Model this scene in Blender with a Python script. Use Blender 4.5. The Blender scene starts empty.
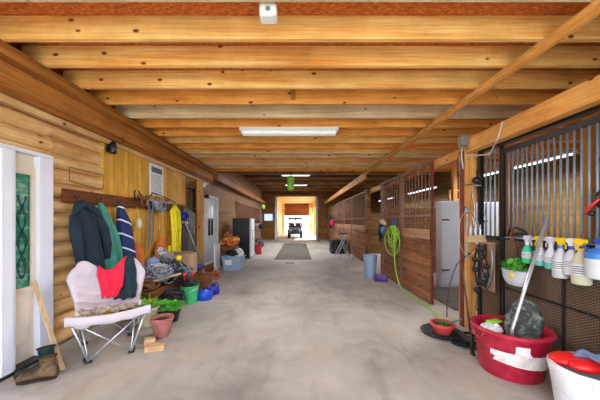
import bpy, bmesh, math, random
from mathutils import Vector, Matrix
R = random.Random(7)
PI = math.pi
COL = bpy.context.scene.collection
F, CX, CY, H = 275.0, 298.0, 221.0, 1.4

def at(px, py, Y):
    "the place seen at that pixel of the photograph, at distance Y down the aisle"
    return Vector(((px-CX)*Y/F, Y, H+(CY-py)*Y/F))
def YL(px, X): return F*X/(px-CX)

# ------------------------------------------------------------ materials
def newmat(name, rough=.6, metal=0, spec=None):
    m = bpy.data.materials.new(name); m.use_nodes = True
    b = m.node_tree.nodes['Principled BSDF']
    b.inputs['Roughness'].default_value = rough; b.inputs['Metallic'].default_value = metal
    if spec is not None: b.inputs['Specular IOR Level'].default_value = spec
    return m, m.node_tree, b
def c4(c): return (c[0], c[1], c[2], 1)
def srgb(r, g, b):
    f = lambda v: ((v/255+.055)/1.055)**2.4 if v > 10 else v/255/12.92
    return (f(r), f(g), f(b))
def coords(nt, scale, rnd=True):
    N, L = nt.nodes, nt.links
    tc = N.new('ShaderNodeTexCoord'); out = tc.outputs['Object']
    if rnd:
        oi = N.new('ShaderNodeObjectInfo'); mul = N.new('ShaderNodeMath'); mul.operation = 'MULTIPLY'; mul.inputs[1].default_value = 37.3
        L.new(oi.outputs['Random'], mul.inputs[0])
        add = N.new('ShaderNodeVectorMath'); add.operation = 'ADD'
        L.new(out, add.inputs[0]); L.new(mul.outputs[0], add.inputs[1]); out = add.outputs[0]
    mp = N.new('ShaderNodeMapping'); mp.inputs['Scale'].default_value = scale
    L.new(out, mp.inputs[0]); return mp.outputs[0]
def noise(nt, vec, scale=1, detail=5, rough=.6, dist=0):
    n = nt.nodes.new('ShaderNodeTexNoise'); n.inputs['Scale'].default_value = scale
    n.inputs['Detail'].default_value = detail; n.inputs['Roughness'].default_value = rough
    n.inputs['Distortion'].default_value = dist; nt.links.new(vec, n.inputs['Vector']); return n.outputs['Fac']
def ramp(nt, fac, stops):
    r = nt.nodes.new('ShaderNodeValToRGB'); e = r.color_ramp.elements
    while len(e) < len(stops): e.new(.5)
    for i, (p, c) in enumerate(stops): e[i].position = p; e[i].color = c4(c)
    nt.links.new(fac, r.inputs[0]); return r.outputs[0]
def mix(nt, fac, a, b, mode='MIX'):
    m = nt.nodes.new('ShaderNodeMixRGB'); m.blend_type = mode
    for i, v in enumerate((fac, a, b)):
        if hasattr(v, 'is_linked'): nt.links.new(v, m.inputs[i])
        elif i == 0: m.inputs[0].default_value = v
        else: m.inputs[i].default_value = c4(v)
    return m.outputs[0]
def bump(nt, b, fac, s=.3, d=.01):
    n = nt.nodes.new('ShaderNodeBump'); n.inputs['Strength'].default_value = s; n.inputs['Distance'].default_value = d
    nt.links.new(fac, n.inputs['Height']); nt.links.new(n.outputs[0], b.inputs['Normal'])
def wood(name, dark, light, axis='x', knots=True, rough=.6, knotcol=None, gscale=1., boards=None, contrast=(.3, .7)):
    m, nt, b = newmat(name, rough, spec=.25)
    al = .7*gscale; ac = 9*gscale
    s = {'x': (al, ac, ac), 'y': (ac, al, ac), 'z': (ac, ac, al)}[axis]
    v = coords(nt, s); f = noise(nt, v, 1, 6, .62, .6)
    col = ramp(nt, f, [(contrast[0], dark), (contrast[1], light)])
    v3 = coords(nt, tuple(.9 if k == 'xyz'.index(axis) else 2.2 for k in range(3)))
    f3 = noise(nt, v3, 1, 2, .5)
    col = mix(nt, ramp(nt, f3, [(.42, (0, 0, 0)), (.62, (.45, .45, .45))]), col, tuple(c*.78 for c in light), 'MIX')
    vf = coords(nt, {'x': (1.5, 55, 55), 'y': (55, 1.5, 55), 'z': (55, 55, 1.5)}[axis]); ff = noise(nt, vf, 1, 4, .7, .2)
    col = mix(nt, 1, col, ramp(nt, ff, [(.3, (.74, .68, .62)), (.55, (1, 1, 1)), (.75, (1.06, 1.06, 1.06))]), 'MULTIPLY')
    vb = coords(nt, (2.3, 2.3, 2.3)); fb = noise(nt, vb, 1, 3, .6)
    col = mix(nt, 1, col, ramp(nt, fb, [(.35, (.86, .80, .74)), (.6, (1.05, 1.06, 1.08))]), 'MULTIPLY')
    if knots:
        v2 = coords(nt, {'x': (4.0, .6, 7), 'y': (.6, 4.0, 7), 'z': (7, .6, 4.0)}[axis])
        vo = nt.nodes.new('ShaderNodeTexVoronoi'); vo.inputs['Scale'].default_value = 1.0; vo.inputs['Randomness'].default_value = 1
        nt.links.new(v2, vo.inputs['Vector'])
        kf = ramp(nt, vo.outputs['Distance'], [(.08, (1, 1, 1)), (.13, (0, 0, 0))])
        col = mix(nt, kf, col, knotcol or tuple(c*.32 for c in dark))
    if boards:
        ax, n = boards
        w = nt.nodes.new('ShaderNodeTexCoord'); sp = nt.nodes.new('ShaderNodeSeparateXYZ')
        nt.links.new(w.outputs['Object'], sp.inputs[0])
        mu = nt.nodes.new('ShaderNodeMath'); mu.operation = 'MULTIPLY'; mu.inputs[1].default_value = n
        nt.links.new(sp.outputs['XYZ'.index(ax)], mu.inputs[0])
        fr = nt.nodes.new('ShaderNodeMath'); fr.operation = 'FRACT'; nt.links.new(mu.outputs[0], fr.inputs[0])
        gap = ramp(nt, fr.outputs[0], [(0.0, (1, 1, 1)), (.07, (0, 0, 0))])
        fl = nt.nodes.new('ShaderNodeMath'); fl.operation = 'FLOOR'; nt.links.new(mu.outputs[0], fl.inputs[0])
        wn = nt.nodes.new('ShaderNodeTexWhiteNoise'); wn.noise_dimensions = '1D'; nt.links.new(fl.outputs[0], wn.inputs['W'])
        tone = ramp(nt, wn.outputs['Value'], [(0, (.82, .81, .8)), (1, (1.08, 1.07, 1.06))])
        col = mix(nt, 1, col, tone, 'MULTIPLY')
        col = mix(nt, gap, col, tuple(c*.25 for c in dark))
    nt.links.new(col, b.inputs['Base Color']); bump(nt, b, f, .15)
    return m
def plain(name, c, rough=.5, metal=0, var=.15, sc=8, bumpy=0, spec=None):
    m, nt, b = newmat(name, rough, metal, spec)
    v = coords(nt, (sc, sc, sc)); f = noise(nt, v, 1, 4)
    col = ramp(nt, f, [(.3, tuple(x*(1-var) for x in c)), (.7, tuple(min(1, x*(1+var*.6)) for x in c))])
    nt.links.new(col, b.inputs['Base Color'])
    if bumpy: bump(nt, b, f, bumpy, .02)
    return m
def emit(name, c, s):
    m, nt, b = newmat(name); b.inputs['Base Color'].default_value = c4(c)
    b.inputs['Emission Color'].default_value = c4(c); b.inputs['Emission Strength'].default_value = s; return m
def stained(name, a, b_, c, sc, rough=.8, stretch=(1, 1, 1), thr=(.3, .5, .7), bmp=.2):
    m, nt, b = newmat(name, rough)
    v = coords(nt, tuple(sc*q for q in stretch)); f = noise(nt, v, 1, 8, .7, .5)
    nt.links.new(ramp(nt, f, [(thr[0], a), (thr[1], b_), (thr[2], c)]), b.inputs['Base Color']); bump(nt, b, f, bmp, .01)
    return m

S = srgb
M = {}
M['joist_pale'] = wood('pale joist pine', S(226,150,70), S(252,214,142), 'x', knotcol=S(110,52,20))
M['joist_orange'] = wood('orange joist pine', S(214,122,44), S(248,184,98), 'x', knotcol=S(100,45,15))
M['joist_grey'] = wood('weathered joist pine', S(190,164,130), S(234,214,182), 'x', knotcol=S(100,60,35))
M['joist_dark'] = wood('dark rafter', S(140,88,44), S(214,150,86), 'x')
M['beam_y'] = wood('beam pine along', S(206,128,54), S(246,192,116), 'y', knotcol=S(80,36,14))
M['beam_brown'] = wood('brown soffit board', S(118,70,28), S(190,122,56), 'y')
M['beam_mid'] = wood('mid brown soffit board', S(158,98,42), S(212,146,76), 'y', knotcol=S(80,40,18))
M['log'] = wood('log siding', S(190,132,72), S(248,214,158), 'y', knotcol=S(90,48,20), contrast=(.25,.75))
M['panel_y'] = wood('yellow grooved paneling', S(206,146,40), S(244,196,88), 'z', knots=False, boards=('Y', 8.6), gscale=.7)
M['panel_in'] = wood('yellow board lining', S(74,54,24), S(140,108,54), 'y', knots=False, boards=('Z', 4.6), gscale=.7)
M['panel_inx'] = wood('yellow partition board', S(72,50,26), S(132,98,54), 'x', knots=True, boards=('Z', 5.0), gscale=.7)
M['brown_board'] = wood('brown horizontal planking', S(108,70,34), S(178,126,70), 'y', knots=False, boards=('Z', 4.6), gscale=.7)
M['post'] = wood('upright timber post', S(190,118,52), S(236,180,108), 'z', knotcol=S(90,45,18))
M['stall_wood'] = wood('stall plank', S(78,48,30), S(168,116,80), 'y', knots=True, boards=('Z', 4.9), gscale=.9, contrast=(.32,.62))
M['rack_wood'] = wood('dark stained rack board', S(44,22,10), S(132,72,30), 'y', gscale=1.6)
M['scrap'] = wood('pale scrap wood', S(176,140,96), S(220,190,148), 'x', knots=False)
M['scrap_z'] = wood('pale lath', S(176,142,110), S(222,196,164), 'z', knots=True, gscale=1.5)
M['bench_wood'] = wood('brown bench board', S(96,56,26), S(150,96,52), 'y')
M['osb'] = stained('osb decking', S(120,52,14), S(196,100,36), S(228,150,70), 26, .8, (1, 2, 1))
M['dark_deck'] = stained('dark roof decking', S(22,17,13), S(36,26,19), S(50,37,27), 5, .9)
M['white_trim'] = plain('white painted trim', S(226,232,250), .45, var=.03, sc=3)
M['white_door'] = plain('pale blue white door paint', S(214,226,238), .45, var=.04, sc=3)
M['cream_trim'] = plain('cream sash', S(226,212,196), .5, var=.05)
M['teal_glass'] = stained('textured teal glass', S(24,96,84), S(56,140,118), S(150,200,180), 6, .15, (1, 1, 3), bmp=.1)
M['came'] = plain('dark lead came', S(16,44,44), .5)
M['dark_glass'] = plain('dark window glass', S(52,56,52), .12, var=.4, sc=2)
M['window_glow'] = emit('window glass with daylight glow', S(170,200,240), .8)  # emission stands in for daylight coming through the panes
M['white_metal'] = plain('white enamel', S(222,234,252), .35, var=.04, sc=2)
M['black_paint'] = plain('black enamel', S(26,28,32), .35)
M['black_rubber'] = stained('black rubber', S(18,20,22), S(36,40,42), S(70,74,74), 9, .6)
M['black_plastic'] = plain('black plastic', S(24,26,30), .4)
M['black_strap'] = plain('black webbing', S(22,24,30), .8, sc=60, bumpy=.2)
M['steel'] = plain('grey steel bar', S(134,148,166), .4, .35, sc=20)
M['steel_dark'] = plain('dark steel channel', S(46,48,52), .45, .5, sc=14)
M['chrome'] = plain('silver tube', S(196,202,212), .25, .6, sc=10)
M['galv'] = plain('galvanised box', S(150,152,152), .4, .6, sc=30)
M['rust_steel'] = stained('rusty brown bar', S(92,62,50), S(130,94,78), S(170,134,112), 18, .7)
M['rust'] = stained('rusty chain', S(76,44,28), S(122,76,50), S(160,112,80), 30, .8)
M['red_steel'] = stained('red brown edge channel', S(80,26,24), S(112,42,38), S(130,60,52), 12, .6)
M['tub'] = stained('crimson tub plastic', S(140,16,42), S(176,22,56), S(200,60,88), 7, .45, bmp=.05)
M['white_paint'] = stained('white paint patch', S(190,178,180), S(232,228,230), S(246,244,244), 12, .6)
M['white_plastic'] = stained('scuffed white plastic', S(196,198,208), S(228,230,238), S(240,240,246), 7, .4, bmp=.05)
M['lav_plastic'] = plain('pale grey plastic', S(204,208,226), .4, var=.06)
M['milky'] = plain('milky bottle plastic', S(206,208,220), .35, var=.08, sc=14)
M['cream_liquid'] = plain('cream liquid bottle', S(206,206,176), .35, var=.08)
M['teal_liquid'] = plain('teal liquid', S(104,186,182), .25, var=.1)
M['green_bottle'] = plain('green bottle', S(44,196,142), .3, var=.1)
M['yellow'] = plain('yellow plastic', S(246,212,28), .4, var=.08)
M['yellow_strap'] = plain('yellow webbing', S(236,222,30), .7, var=.12, sc=40)
M['blue_plastic'] = plain('blue plastic', S(28,72,200), .35, var=.15)
M['sky_plastic'] = plain('light blue plastic', S(64,130,216), .35, var=.1)
M['deep_blue'] = plain('deep blue plastic', S(32,44,170), .4, var=.2)
M['red_plastic'] = plain('red plastic', S(224,30,30), .4, var=.1)
M['pot_red'] = plain('coral red pot', S(214,76,70), .5, var=.12)
M['green_plastic'] = plain('green plastic', S(60,186,120), .35, var=.08)
M['lime'] = plain('lime green hose', S(150,206,58), .4, var=.12)
M['lantern'] = stained('lime lantern', S(90,190,30), S(150,230,60), S(200,250,120), 20, .4)
M['terracotta'] = stained('mauve terracotta', S(140,82,80), S(176,110,104), S(190,128,120), 9, .8)
M['cream_pot'] = stained('cream pot', S(170,164,128), S(204,198,160), S(220,214,184), 7, .7)
M['soil'] = stained('soil', S(30,20,14), S(54,36,24), S(80,56,38), 30, .95)
M['leaf'] = plain('leaf green', S(104,196,72), .5, var=.45, sc=24)
M['leaf_dark'] = plain('leaf deep green', S(52,130,50), .5, var=.5, sc=24)
M['card'] = plain('cardboard', S(190,156,124), .85, var=.08)
M['tape'] = plain('brown tape', S(150,110,76), .5)
M['paper'] = plain('white paper', S(226,232,238), .7, var=.04)
M['ink'] = plain('grey ink', S(90,100,120), .8)
M['navy_cloth'] = plain('dark teal navy cloth', S(20,42,58), .9, var=.35, sc=14, bumpy=.4)
M['teal_cloth'] = plain('sea green cloth', S(66,144,130), .9, var=.3, sc=12, bumpy=.4)
M['darkteal_cloth'] = plain('very dark teal cloth', S(20,48,60), .9, var=.35, sc=14, bumpy=.4)
M['hotred_cloth'] = plain('coral red cloth', S(232,36,72), .9, var=.15, sc=14, bumpy=.4)
M['lav_cloth'] = plain('lavender grey suede', S(206,198,212), .9, var=.12, sc=9, bumpy=.4)
M['fur'] = stained('mottled brown fur', S(92,76,66), S(150,132,116), S(200,184,166), 26, .95, bmp=.6)
M['denim'] = plain('blue grey cloth', S(124,150,196), .85, var=.2, sc=10, bumpy=.4)
M['leather'] = stained('scuffed brown leather', S(50,36,26), S(96,74,50), S(140,114,82), 12, .6)
M['leather_dark'] = plain('dark leather', S(44,36,28), .6, var=.3)
M['sole'] = plain('boot sole', S(36,30,26), .8)
M['orange_wood'] = stained('orange brown varnish', S(150,70,14), S(204,104,24), S(224,134,44), 5, .45)
M['rope_blue'] = plain('blue grey rope', S(132,144,168), .8, var=.55, sc=14)
M['rope_white'] = plain('off white rope', S(206,204,204), .8, var=.15, sc=30)
M['cable'] = plain('dark cable', S(40,42,46), .5)
M['orange_cord'] = plain('orange cord', S(214,86,30), .5)
M['purple'] = plain('purple plastic', S(104,62,150), .45, var=.15)
M['bluegrey_bin'] = plain('blue grey bin', S(146,168,204), .45, var=.08)
M['mat'] = stained('dark rubber matting', S(64,62,58), S(90,86,80), S(118,112,104), 5, .8)
M['clear_bin'] = plain('translucent tote', S(150,176,206), .3, var=.12)
M['teal_handle'] = plain('teal handle', S(36,132,130), .4)
M['brick'] = stained('tan brick', S(168,128,88), S(200,164,124), S(216,186,150), 12, .9)
M['bark'] = stained('bark', S(80,66,54), S(110,94,78), S(130,112,96), 9, .9)
M['uv_grey'] = plain('dark vehicle plastic', S(40,44,56), .5)
M['uv_body'] = plain('vehicle paint', S(92,104,128), .4)
M['lampoff'] = plain('white lamp housing', S(222,224,226), .4, var=.03)
M['tube_on'] = emit('lit tube', S(235,240,255), 1.8)
M['diffuser'] = emit('lamp diffuser', S(236,238,244), .12)

def concrete():
    m, nt, b = newmat('worn concrete', .62, spec=.3)
    v = coords(nt, (.55, .55, 1), False); f = noise(nt, v, 1, 9, .66, .3)
    col = ramp(nt, f, [(.3, S(128,126,122)), (.48, S(168,165,160)), (.7, S(196,193,189))])
    v2 = coords(nt, (2.6, 1.1, 1), False); f2 = noise(nt, v2, 1, 8, .72, .8)
    col = mix(nt, 1, col, ramp(nt, f2, [(.3, (.76, .72, .68)), (.5, (1, 1, 1)), (.75, (1.05, 1.05, 1.06))]), 'MULTIPLY')
    v4 = coords(nt, (1.1, .7, 1), False); f4 = noise(nt, v4, 1.3, 4, .6, .4)
    col = mix(nt, ramp(nt, f4, [(.52, (0, 0, 0)), (.72, (.5, .5, .5))]), col, S(184,160,136))
    v3 = coords(nt, (5, 5, 1), False)
    vo = nt.nodes.new('ShaderNodeTexVoronoi'); nt.links.new(v3, vo.inputs['Vector'])
    col = mix(nt, ramp(nt, vo.outputs['Distance'], [(.035, (.8, .8, .8)), (.06, (0, 0, 0))]), col, S(110,100,88))
    nt.links.new(col, b.inputs['Base Color']); bump(nt, b, f2, .12, .01); return m
M['concrete'] = concrete()
def meshpanel():
    m, nt, b = newmat('bronze expanded metal lattice', .55, .3)
    N, L = nt.nodes, nt.links
    tc = N.new('ShaderNodeTexCoord'); sp = N.new('ShaderNodeSeparateXYZ'); L.new(tc.outputs['Object'], sp.inputs[0])
    def ma(op, a, b2=None):
        n = N.new('ShaderNodeMath'); n.operation = op
        for i, q in enumerate((a, b2)):
            if q is None: continue
            if isinstance(q, (int, float)): n.inputs[i].default_value = q
            else: L.new(q, n.inputs[i])
        return n.outputs[0]
    y = ma('MULTIPLY', sp.outputs['Y'], 150.); z = ma('MULTIPLY', sp.outputs['Z'], 260.)
    d1 = ma('SINE', ma('ADD', y, z)); d2 = ma('SINE', ma('SUBTRACT', y, z))
    f = ma('MAXIMUM', d1, d2)
    col = ramp(nt, f, [(.2, S(48,34,28)), (.75, S(134,112,96))])
    f2 = noise(nt, coords(nt, (3, 3, 3)), 1, 4)
    col = mix(nt, 1, col, ramp(nt, f2, [(.3, (.75, .68, .62)), (.7, (1.1, 1.1, 1.1))]), 'MULTIPLY')
    L.new(col, b.inputs['Base Color']); bump(nt, b, f, .5, .004); return m
M['lattice'] = meshpanel()
def corrug():
    m, nt, b = newmat('grey corrugated sheet', .5, .4)
    N, L = nt.nodes, nt.links
    tc = N.new('ShaderNodeTexCoord'); w = N.new('ShaderNodeTexWave'); w.bands_direction = 'Y'; w.inputs['Scale'].default_value = 4.2
    L.new(tc.outputs['Object'], w.inputs['Vector'])
    L.new(ramp(nt, w.outputs['Fac'], [(0, S(90,88,84)), (1, S(150,150,146))]), b.inputs['Base Color']); bump(nt, b, w.outputs['Fac'], .6, .02); return m
M['corrugated'] = corrug()
def grassm():
    return stained('bright dry ground', S(150,150,130), S(190,190,170), S(214,212,196), 1.5, .95)
M['ground'] = grassm()

# ------------------------------------------------------------ mesh builder
class MB:
    def __init__(s): s.bm = bmesh.new()
    def verts(s, vs): return [s.bm.verts.new(v) for v in vs]
    def face(s, vs):
        try: return s.bm.faces.new(vs)
        except ValueError: return None
    def box(s, x0, x1, y0, y1, z0, z1, bev=0, mat=None):
        b = bmesh.new(); bmesh.ops.create_cube(b, size=1)
        for v in b.verts:
            v.co = Vector(((x0+x1)/2+v.co.x*(x1-x0), (y0+y1)/2+v.co.y*(y1-y0), (z0+z1)/2+v.co.z*(z1-z0)))
        if bev: bmesh.ops.bevel(b, geom=b.edges[:], offset=bev, segments=2, affect='EDGES', profile=.5)
        if mat is not None: bmesh.ops.transform(b, matrix=mat, verts=b.verts)
        s.merge(b); return s
    def merge(s, b):
        me = bpy.data.meshes.new('t'); b.to_mesh(me); b.free(); s.bm.from_mesh(me); bpy.data.meshes.remove(me)
    def tube(s, pts, r, n=8, cap=True, flat=None):
        pts = [Vector(p) for p in pts]; rs = r if isinstance(r, (list, tuple)) else [r]*len(pts)
        up = None; prev = None
        for i, p in enumerate(pts):
            t = (pts[min(i+1, len(pts)-1)]-pts[max(i-1, 0)])
            if t.length < 1e-9: t = Vector((0, 0, 1))
            t.normalize()
            if up is None:
                a = Vector((0, 0, 1)) if abs(t.z) < .9 else Vector((1, 0, 0))
                up = (a-t*a.dot(t)).normalized()
            else:
                up = (up-t*up.dot(t))
                up = up.normalized() if up.length > 1e-6 else t.orthogonal().normalized()
            sd = t.cross(up); k = flat or 1
            ring = s.verts([p+(up*math.cos(2*PI*j/n)*rs[i]*k+sd*math.sin(2*PI*j/n)*rs[i]) for j in range(n)])
            if prev:
                for j in range(n): s.face([prev[j], prev[(j+1) % n], ring[(j+1) % n], ring[j]])
            elif cap: s.face(ring[::-1])
            prev = ring
        if cap: s.face(prev)
        return s
    def rings(s, rings, cap0=True, cap1=True):
        prev = None
        for k, rg in enumerate(rings):
            vs = s.verts(rg); n = len(vs)
            if prev:
                for j in range(n): s.face([prev[j], prev[(j+1) % n], vs[(j+1) % n], vs[j]])
            elif cap0: s.face(vs[::-1])
            prev = vs
        if cap1: s.face(prev)
        return s
    def lathe(s, prof, c=(0, 0, 0), n=28, sx=1, sy=1, cap0=True, cap1=True):
        return s.rings([[(c[0]+r*sx*math.cos(2*PI*j/n), c[1]+r*sy*math.sin(2*PI*j/n), c[2]+z) for j in range(n)] for r, z in prof], cap0, cap1)
    def ball(s, c, r, sx=1, sy=1, sz=1, sub=2):
        b = bmesh.new(); bmesh.ops.create_icosphere(b, subdivisions=sub, radius=r)
        for v in b.verts: v.co = Vector((c[0]+v.co.x*sx, c[1]+v.co.y*sy, c[2]+v.co.z*sz))
        s.merge(b); return s
    def grid(s, fn, nu, nv):
        g = [[s.bm.verts.new(fn(i/nu, j/nv)) for j in range(nv+1)] for i in range(nu+1)]
        for i in range(nu):
            for j in range(nv): s.face([g[i][j], g[i+1][j], g[i+1][j+1], g[i][j+1]])
        return s
    def prism(s, pts, d):
        "polygon (list of 3D points) pushed along the vector d"
        a = s.verts(pts); b = s.verts([Vector(p)+Vector(d) for p in pts]); n = len(a)
        s.face(a[::-1]); s.face(b)
        for i in range(n): s.face([a[i], a[(i+1) % n], b[(i+1) % n], b[i]])
        return s
    def build(s, name, mat, parent=None, smooth=False, solid=0, sub=0):
        bm = s.bm
        bmesh.ops.recalc_face_normals(bm, faces=bm.faces[:])
        org = Vector((0, 0, 0))
        if parent is None:
            xs = [v.co for v in bm.verts]
            org = Vector(((min(v.x for v in xs)+max(v.x for v in xs))/2, (min(v.y for v in xs)+max(v.y for v in xs))/2, min(v.z for v in xs)))
            bmesh.ops.translate(bm, verts=bm.verts, vec=-org)
        me = bpy.data.meshes.new(name); bm.to_mesh(me); bm.free()
        me.materials.append(M[mat] if isinstance(mat, str) else mat)
        o = bpy.data.objects.new(name, me); COL.objects.link(o); o.location = org
        if parent is not None:
            o.parent = parent
            if parent.get('_w'):
                o.location = -Vector(parent['_w'])
                me.transform(Matrix.Translation(o.location)); o.location = (0, 0, 0); o['_w'] = parent['_w']
        if smooth:
            for p in me.polygons: p.use_smooth = True
            if smooth == 'auto':
                for p in me.polygons: p.use_smooth = True
                md = o.modifiers.new('e', 'EDGE_SPLIT'); md.split_angle = math.radians(38)
        if solid:
            md = o.modifiers.new('s', 'SOLIDIFY'); md.thickness = solid; md.offset = 0
        if sub:
            md = o.modifiers.new('u', 'SUBSURF'); md.levels = sub; md.render_levels = sub
        return o
def tag(o, label, cat, group=None):
    o['label'] = label; o['category'] = cat
    if group: o['group'] = group
    return o
def thing(name, label, cat, loc=(0, 0, 0), rz=0, group=None, world=False):
    "Empty at the base of a thing; world=True lets its parts be written in room coordinates"
    o = bpy.data.objects.new(name, None); COL.objects.link(o); o.empty_display_size = .1
    o.location = loc; o.rotation_euler = (0, 0, rz)
    if world: o['_w'] = tuple(loc)
    return tag(o, label, cat, group)
def struct(o): o['kind'] = 'structure'; return o
def partlabel(o, t): o['label'] = t; return o
def dup(root, loc, rz=None, label=None, group=None):
    r = root.copy(); COL.objects.link(r); r.location = loc
    if rz is not None: r.rotation_euler = (0, 0, rz)
    if label: r['label'] = label
    if group: r['group'] = group
    for ch in list(root.children):
        c = ch.copy(); COL.objects.link(c); c.parent = r
        for g in list(ch.children):
            d = g.copy(); COL.objects.link(d); d.parent = c
    return r

LX, RX, GX = -2.66, 2.19, 2.38     # left wall face, right stall line, near grille line
JZ = 2.85                          # underside of joists
YE = 20.8                          # far end wall

# ------------------------------------------------------------ setting
struct(MB().box(-2.95, 6.3, -1.2, YE+.2, -.15, 0).build('floor', 'concrete'))
g = MB().box(-60, 60, -40, -1.2, -.2, -.03); g.box(-60, 60, YE+.2, 120, -.2, -.03); g.box(6.5, 60, -1.2, YE+.2, -.2, -.03); g.box(-60, -3.1, -1.2, YE+.2, -.2, -.03)
struct(g.build('ground', 'ground'))
struct(MB().box(-2.9, 6.35, -.6, 8.2, JZ+.19, JZ+.22).build('ceiling', 'osb'))
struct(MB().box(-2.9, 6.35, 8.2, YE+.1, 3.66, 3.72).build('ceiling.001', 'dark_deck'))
struct(MB().box(-2.9, 6.35, 8.21, 8.26, JZ+.0, 3.8).build('trim_1', 'brown_board'))  # closure board added between the two ceilings to stop a light leak
# log wall
def logprof(y0, y1, z0, z1, step=.166, mb=None):
    mb = mb or MB(); k0 = z0; n = 12
    pts = []
    z = z0
    while z < z1-1e-3:
        ze = min(z+step, z1)
        for j in range(n):
            t = j/n; zz = z+(ze-z)*t
            pts.append((LX-.07+.085*math.sin(PI*min(1, max(0, t)))**.75, zz))
        z = ze
    pts.append((LX-.07, z1)); pts.append((LX-.16, z1)); pts.append((LX-.16, z0))
    mb.prism([(x, y0, z) for x, z in pts], (0, y1-y0, 0)); return mb
struct(logprof(2.96, 3.75, -.0, 2.47).build('wall_left', 'log', smooth='auto'))
struct(logprof(-.6, 2.97, 2.144, 2.47, mb=MB().box(LX-.16, LX-.01, -.6, 2.97, 2.096, 2.143)).build('wall_left.001', 'log', smooth='auto'))
struct(MB().box(LX-.16, LX-.02, -.6, 1.2, 0, 2.144).build('wall_left.002', 'log'))
struct(MB().box(LX-.16, LX, 3.75, 6.5, 0, 2.5).build('wall_left.003', 'panel_y'))
w = MB().box(LX-.16, LX, 7.34, 7.72, 0, 2.6); w.box(LX-.16, LX, 9.1, YE, 0, 2.6); w.box(LX-.16, LX, 7.72, 9.1, 2.15, 2.6); w.box(LX-.16, LX, 7.72, 9.1, 0, .12)
struct(w.build('wall_left.004', 'brown_board'))
w = MB().box(LX-.16, LX, 6.5, 7.34, 2.28, 2.6)
struct(w.build('wall_left.005', 'brown_board'))
struct(MB().box(LX-.16, LX-.02, 6.5, 7.34, 0, 1.15).build('wall_left.006', 'corrugated'))
struct(MB().box(LX-.2, LX-.04, -.6, YE, 2.6, 3.8).build('wall_left.007', 'brown_board'))
struct(MB().box(6.2, 6.35, -.6, YE, 0, 3.8).build('wall_right', 'panel_in'))
w = MB().box(2.5, 6.2, -.6, -.45, 0, 3.04)
struct(w.build('wall_front', 'panel_inx'))
# far wall with the big opening and two small windows
w = MB()
xl, xr = -1.74, 1.51
w.box(-2.8, xl, YE, YE+.14, 0, 1.42); w.box(-2.8, -2.56, YE, YE+.14, 1.42, 1.95); w.box(-1.9, xl, YE, YE+.14, 1.42, 1.95); w.box(-2.8, xl, YE, YE+.14, 1.95, 3.8)
w.box(xr, 2.22, YE, YE+.14, 0, 3.8); w.box(2.22, 2.5, YE, YE+.14, 0, 1.55); w.box(2.22, 2.5, YE, YE+.14, 1.95, 3.8); w.box(2.5, 6.3, YE, YE+.14, 0, 3.8)
w.box(xl, xr, YE, YE+.14, 3.25, 3.8)
struct(w.build('wall_back', M['brown_board']))
for k, (a, b_, c, d) in enumerate([(-2.56, -1.9, 1.42, 1.95), (2.22, 2.5, 1.55, 1.95)]):
    f = MB()
    f.box(a, b_, YE-.02, YE+.02, c, c+.03).box(a, b_, YE-.02, YE+.02, d-.03, d).box(a, a+.03, YE-.02, YE+.02, c, d).box(b_-.03, b_, YE-.02, YE+.02, c, d)
    f.box((a+b_)/2-.012, (a+b_)/2+.012, YE-.02, YE+.02, c, d).box(a, b_, YE-.02, YE+.02, (c+d)/2-.012, (c+d)/2+.012)
    t = thing('window_%d' % (k+1), 'small daylit window in the far end wall, %s the big doorway' % ('left of' if k == 0 else 'right of'), 'window', ((a+b_)/2, YE, c), world=True); struct(t)
    f.build('window_frame', 'white_trim', t)
    MB().box(a+.02, b_-.02, YE+.03, YE+.04, c+.02, d-.02).build('pane', 'window_glow', t)
# passage beyond the far doorway
pass_m = wood('bright passage boards', S(206,160,90), S(240,206,140), 'y', boards=('Z', 5))
struct(MB().box(xl-.14, xl, YE+.14, 30, 0, 3.4).build('wall_passage', pass_m))
struct(MB().box(xr, xr+.14, YE+.14, 30, 2.75, 3.32).build('wall_passage.001', pass_m))  # right wall reduced to this band so sun can light the passage
for k, y in enumerate((22.6, 25.0, 27.4)):  # posts added in place of the right wall to let sunlight in
    tag(MB().box(xr, xr+.14, y, y+.16, 0, 2.75).build('timber_post', 'post'), 'pale added post on the right side of the passage, opened for sunlight beyond the far doorway, %s one' % ('nearest', 'middle', 'farthest')[k], 'post')
struct(MB().box(xl-.14, xr+.14, YE+.14, 30, 3.32, 3.45).build('ceiling.002', 'beam_y'))
struct(MB().box(-1.45, 1.2, 29.8, 30, 1.98, 3.3).build('trim_2', wood('red brown header boards', S(96,44,18), S(150,78,36), 'x', boards=('Z', 4))))
w = MB().box(xl, -1.45, 29.8, 30, 0, 3.3)
struct(w.build('trim_3', pass_m))
struct(MB().box(1.2, xr, 29.8, 30, 0, 3.3).build('trim_4', pass_m))
struct(MB().box(xl-.14, xr+.14, YE+.2, 32, -.03, 0).build('floor.001', 'concrete'))
# doorway jambs and slide track
for k, x in enumerate((xl+.02, xr-.14)):
    t = MB().box(x-.02, x+.14, YE-.12, YE-.01, 0, 3.24)
    struct(t.build('trim_%d' % (5+k), 'white_metal' if k == 0 else 'galv'))
struct(MB().box(xl-.9, xr+.9, YE-.1, YE-.01, 3.27, 3.4).build('trim_7', 'joist_dark'))

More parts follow.
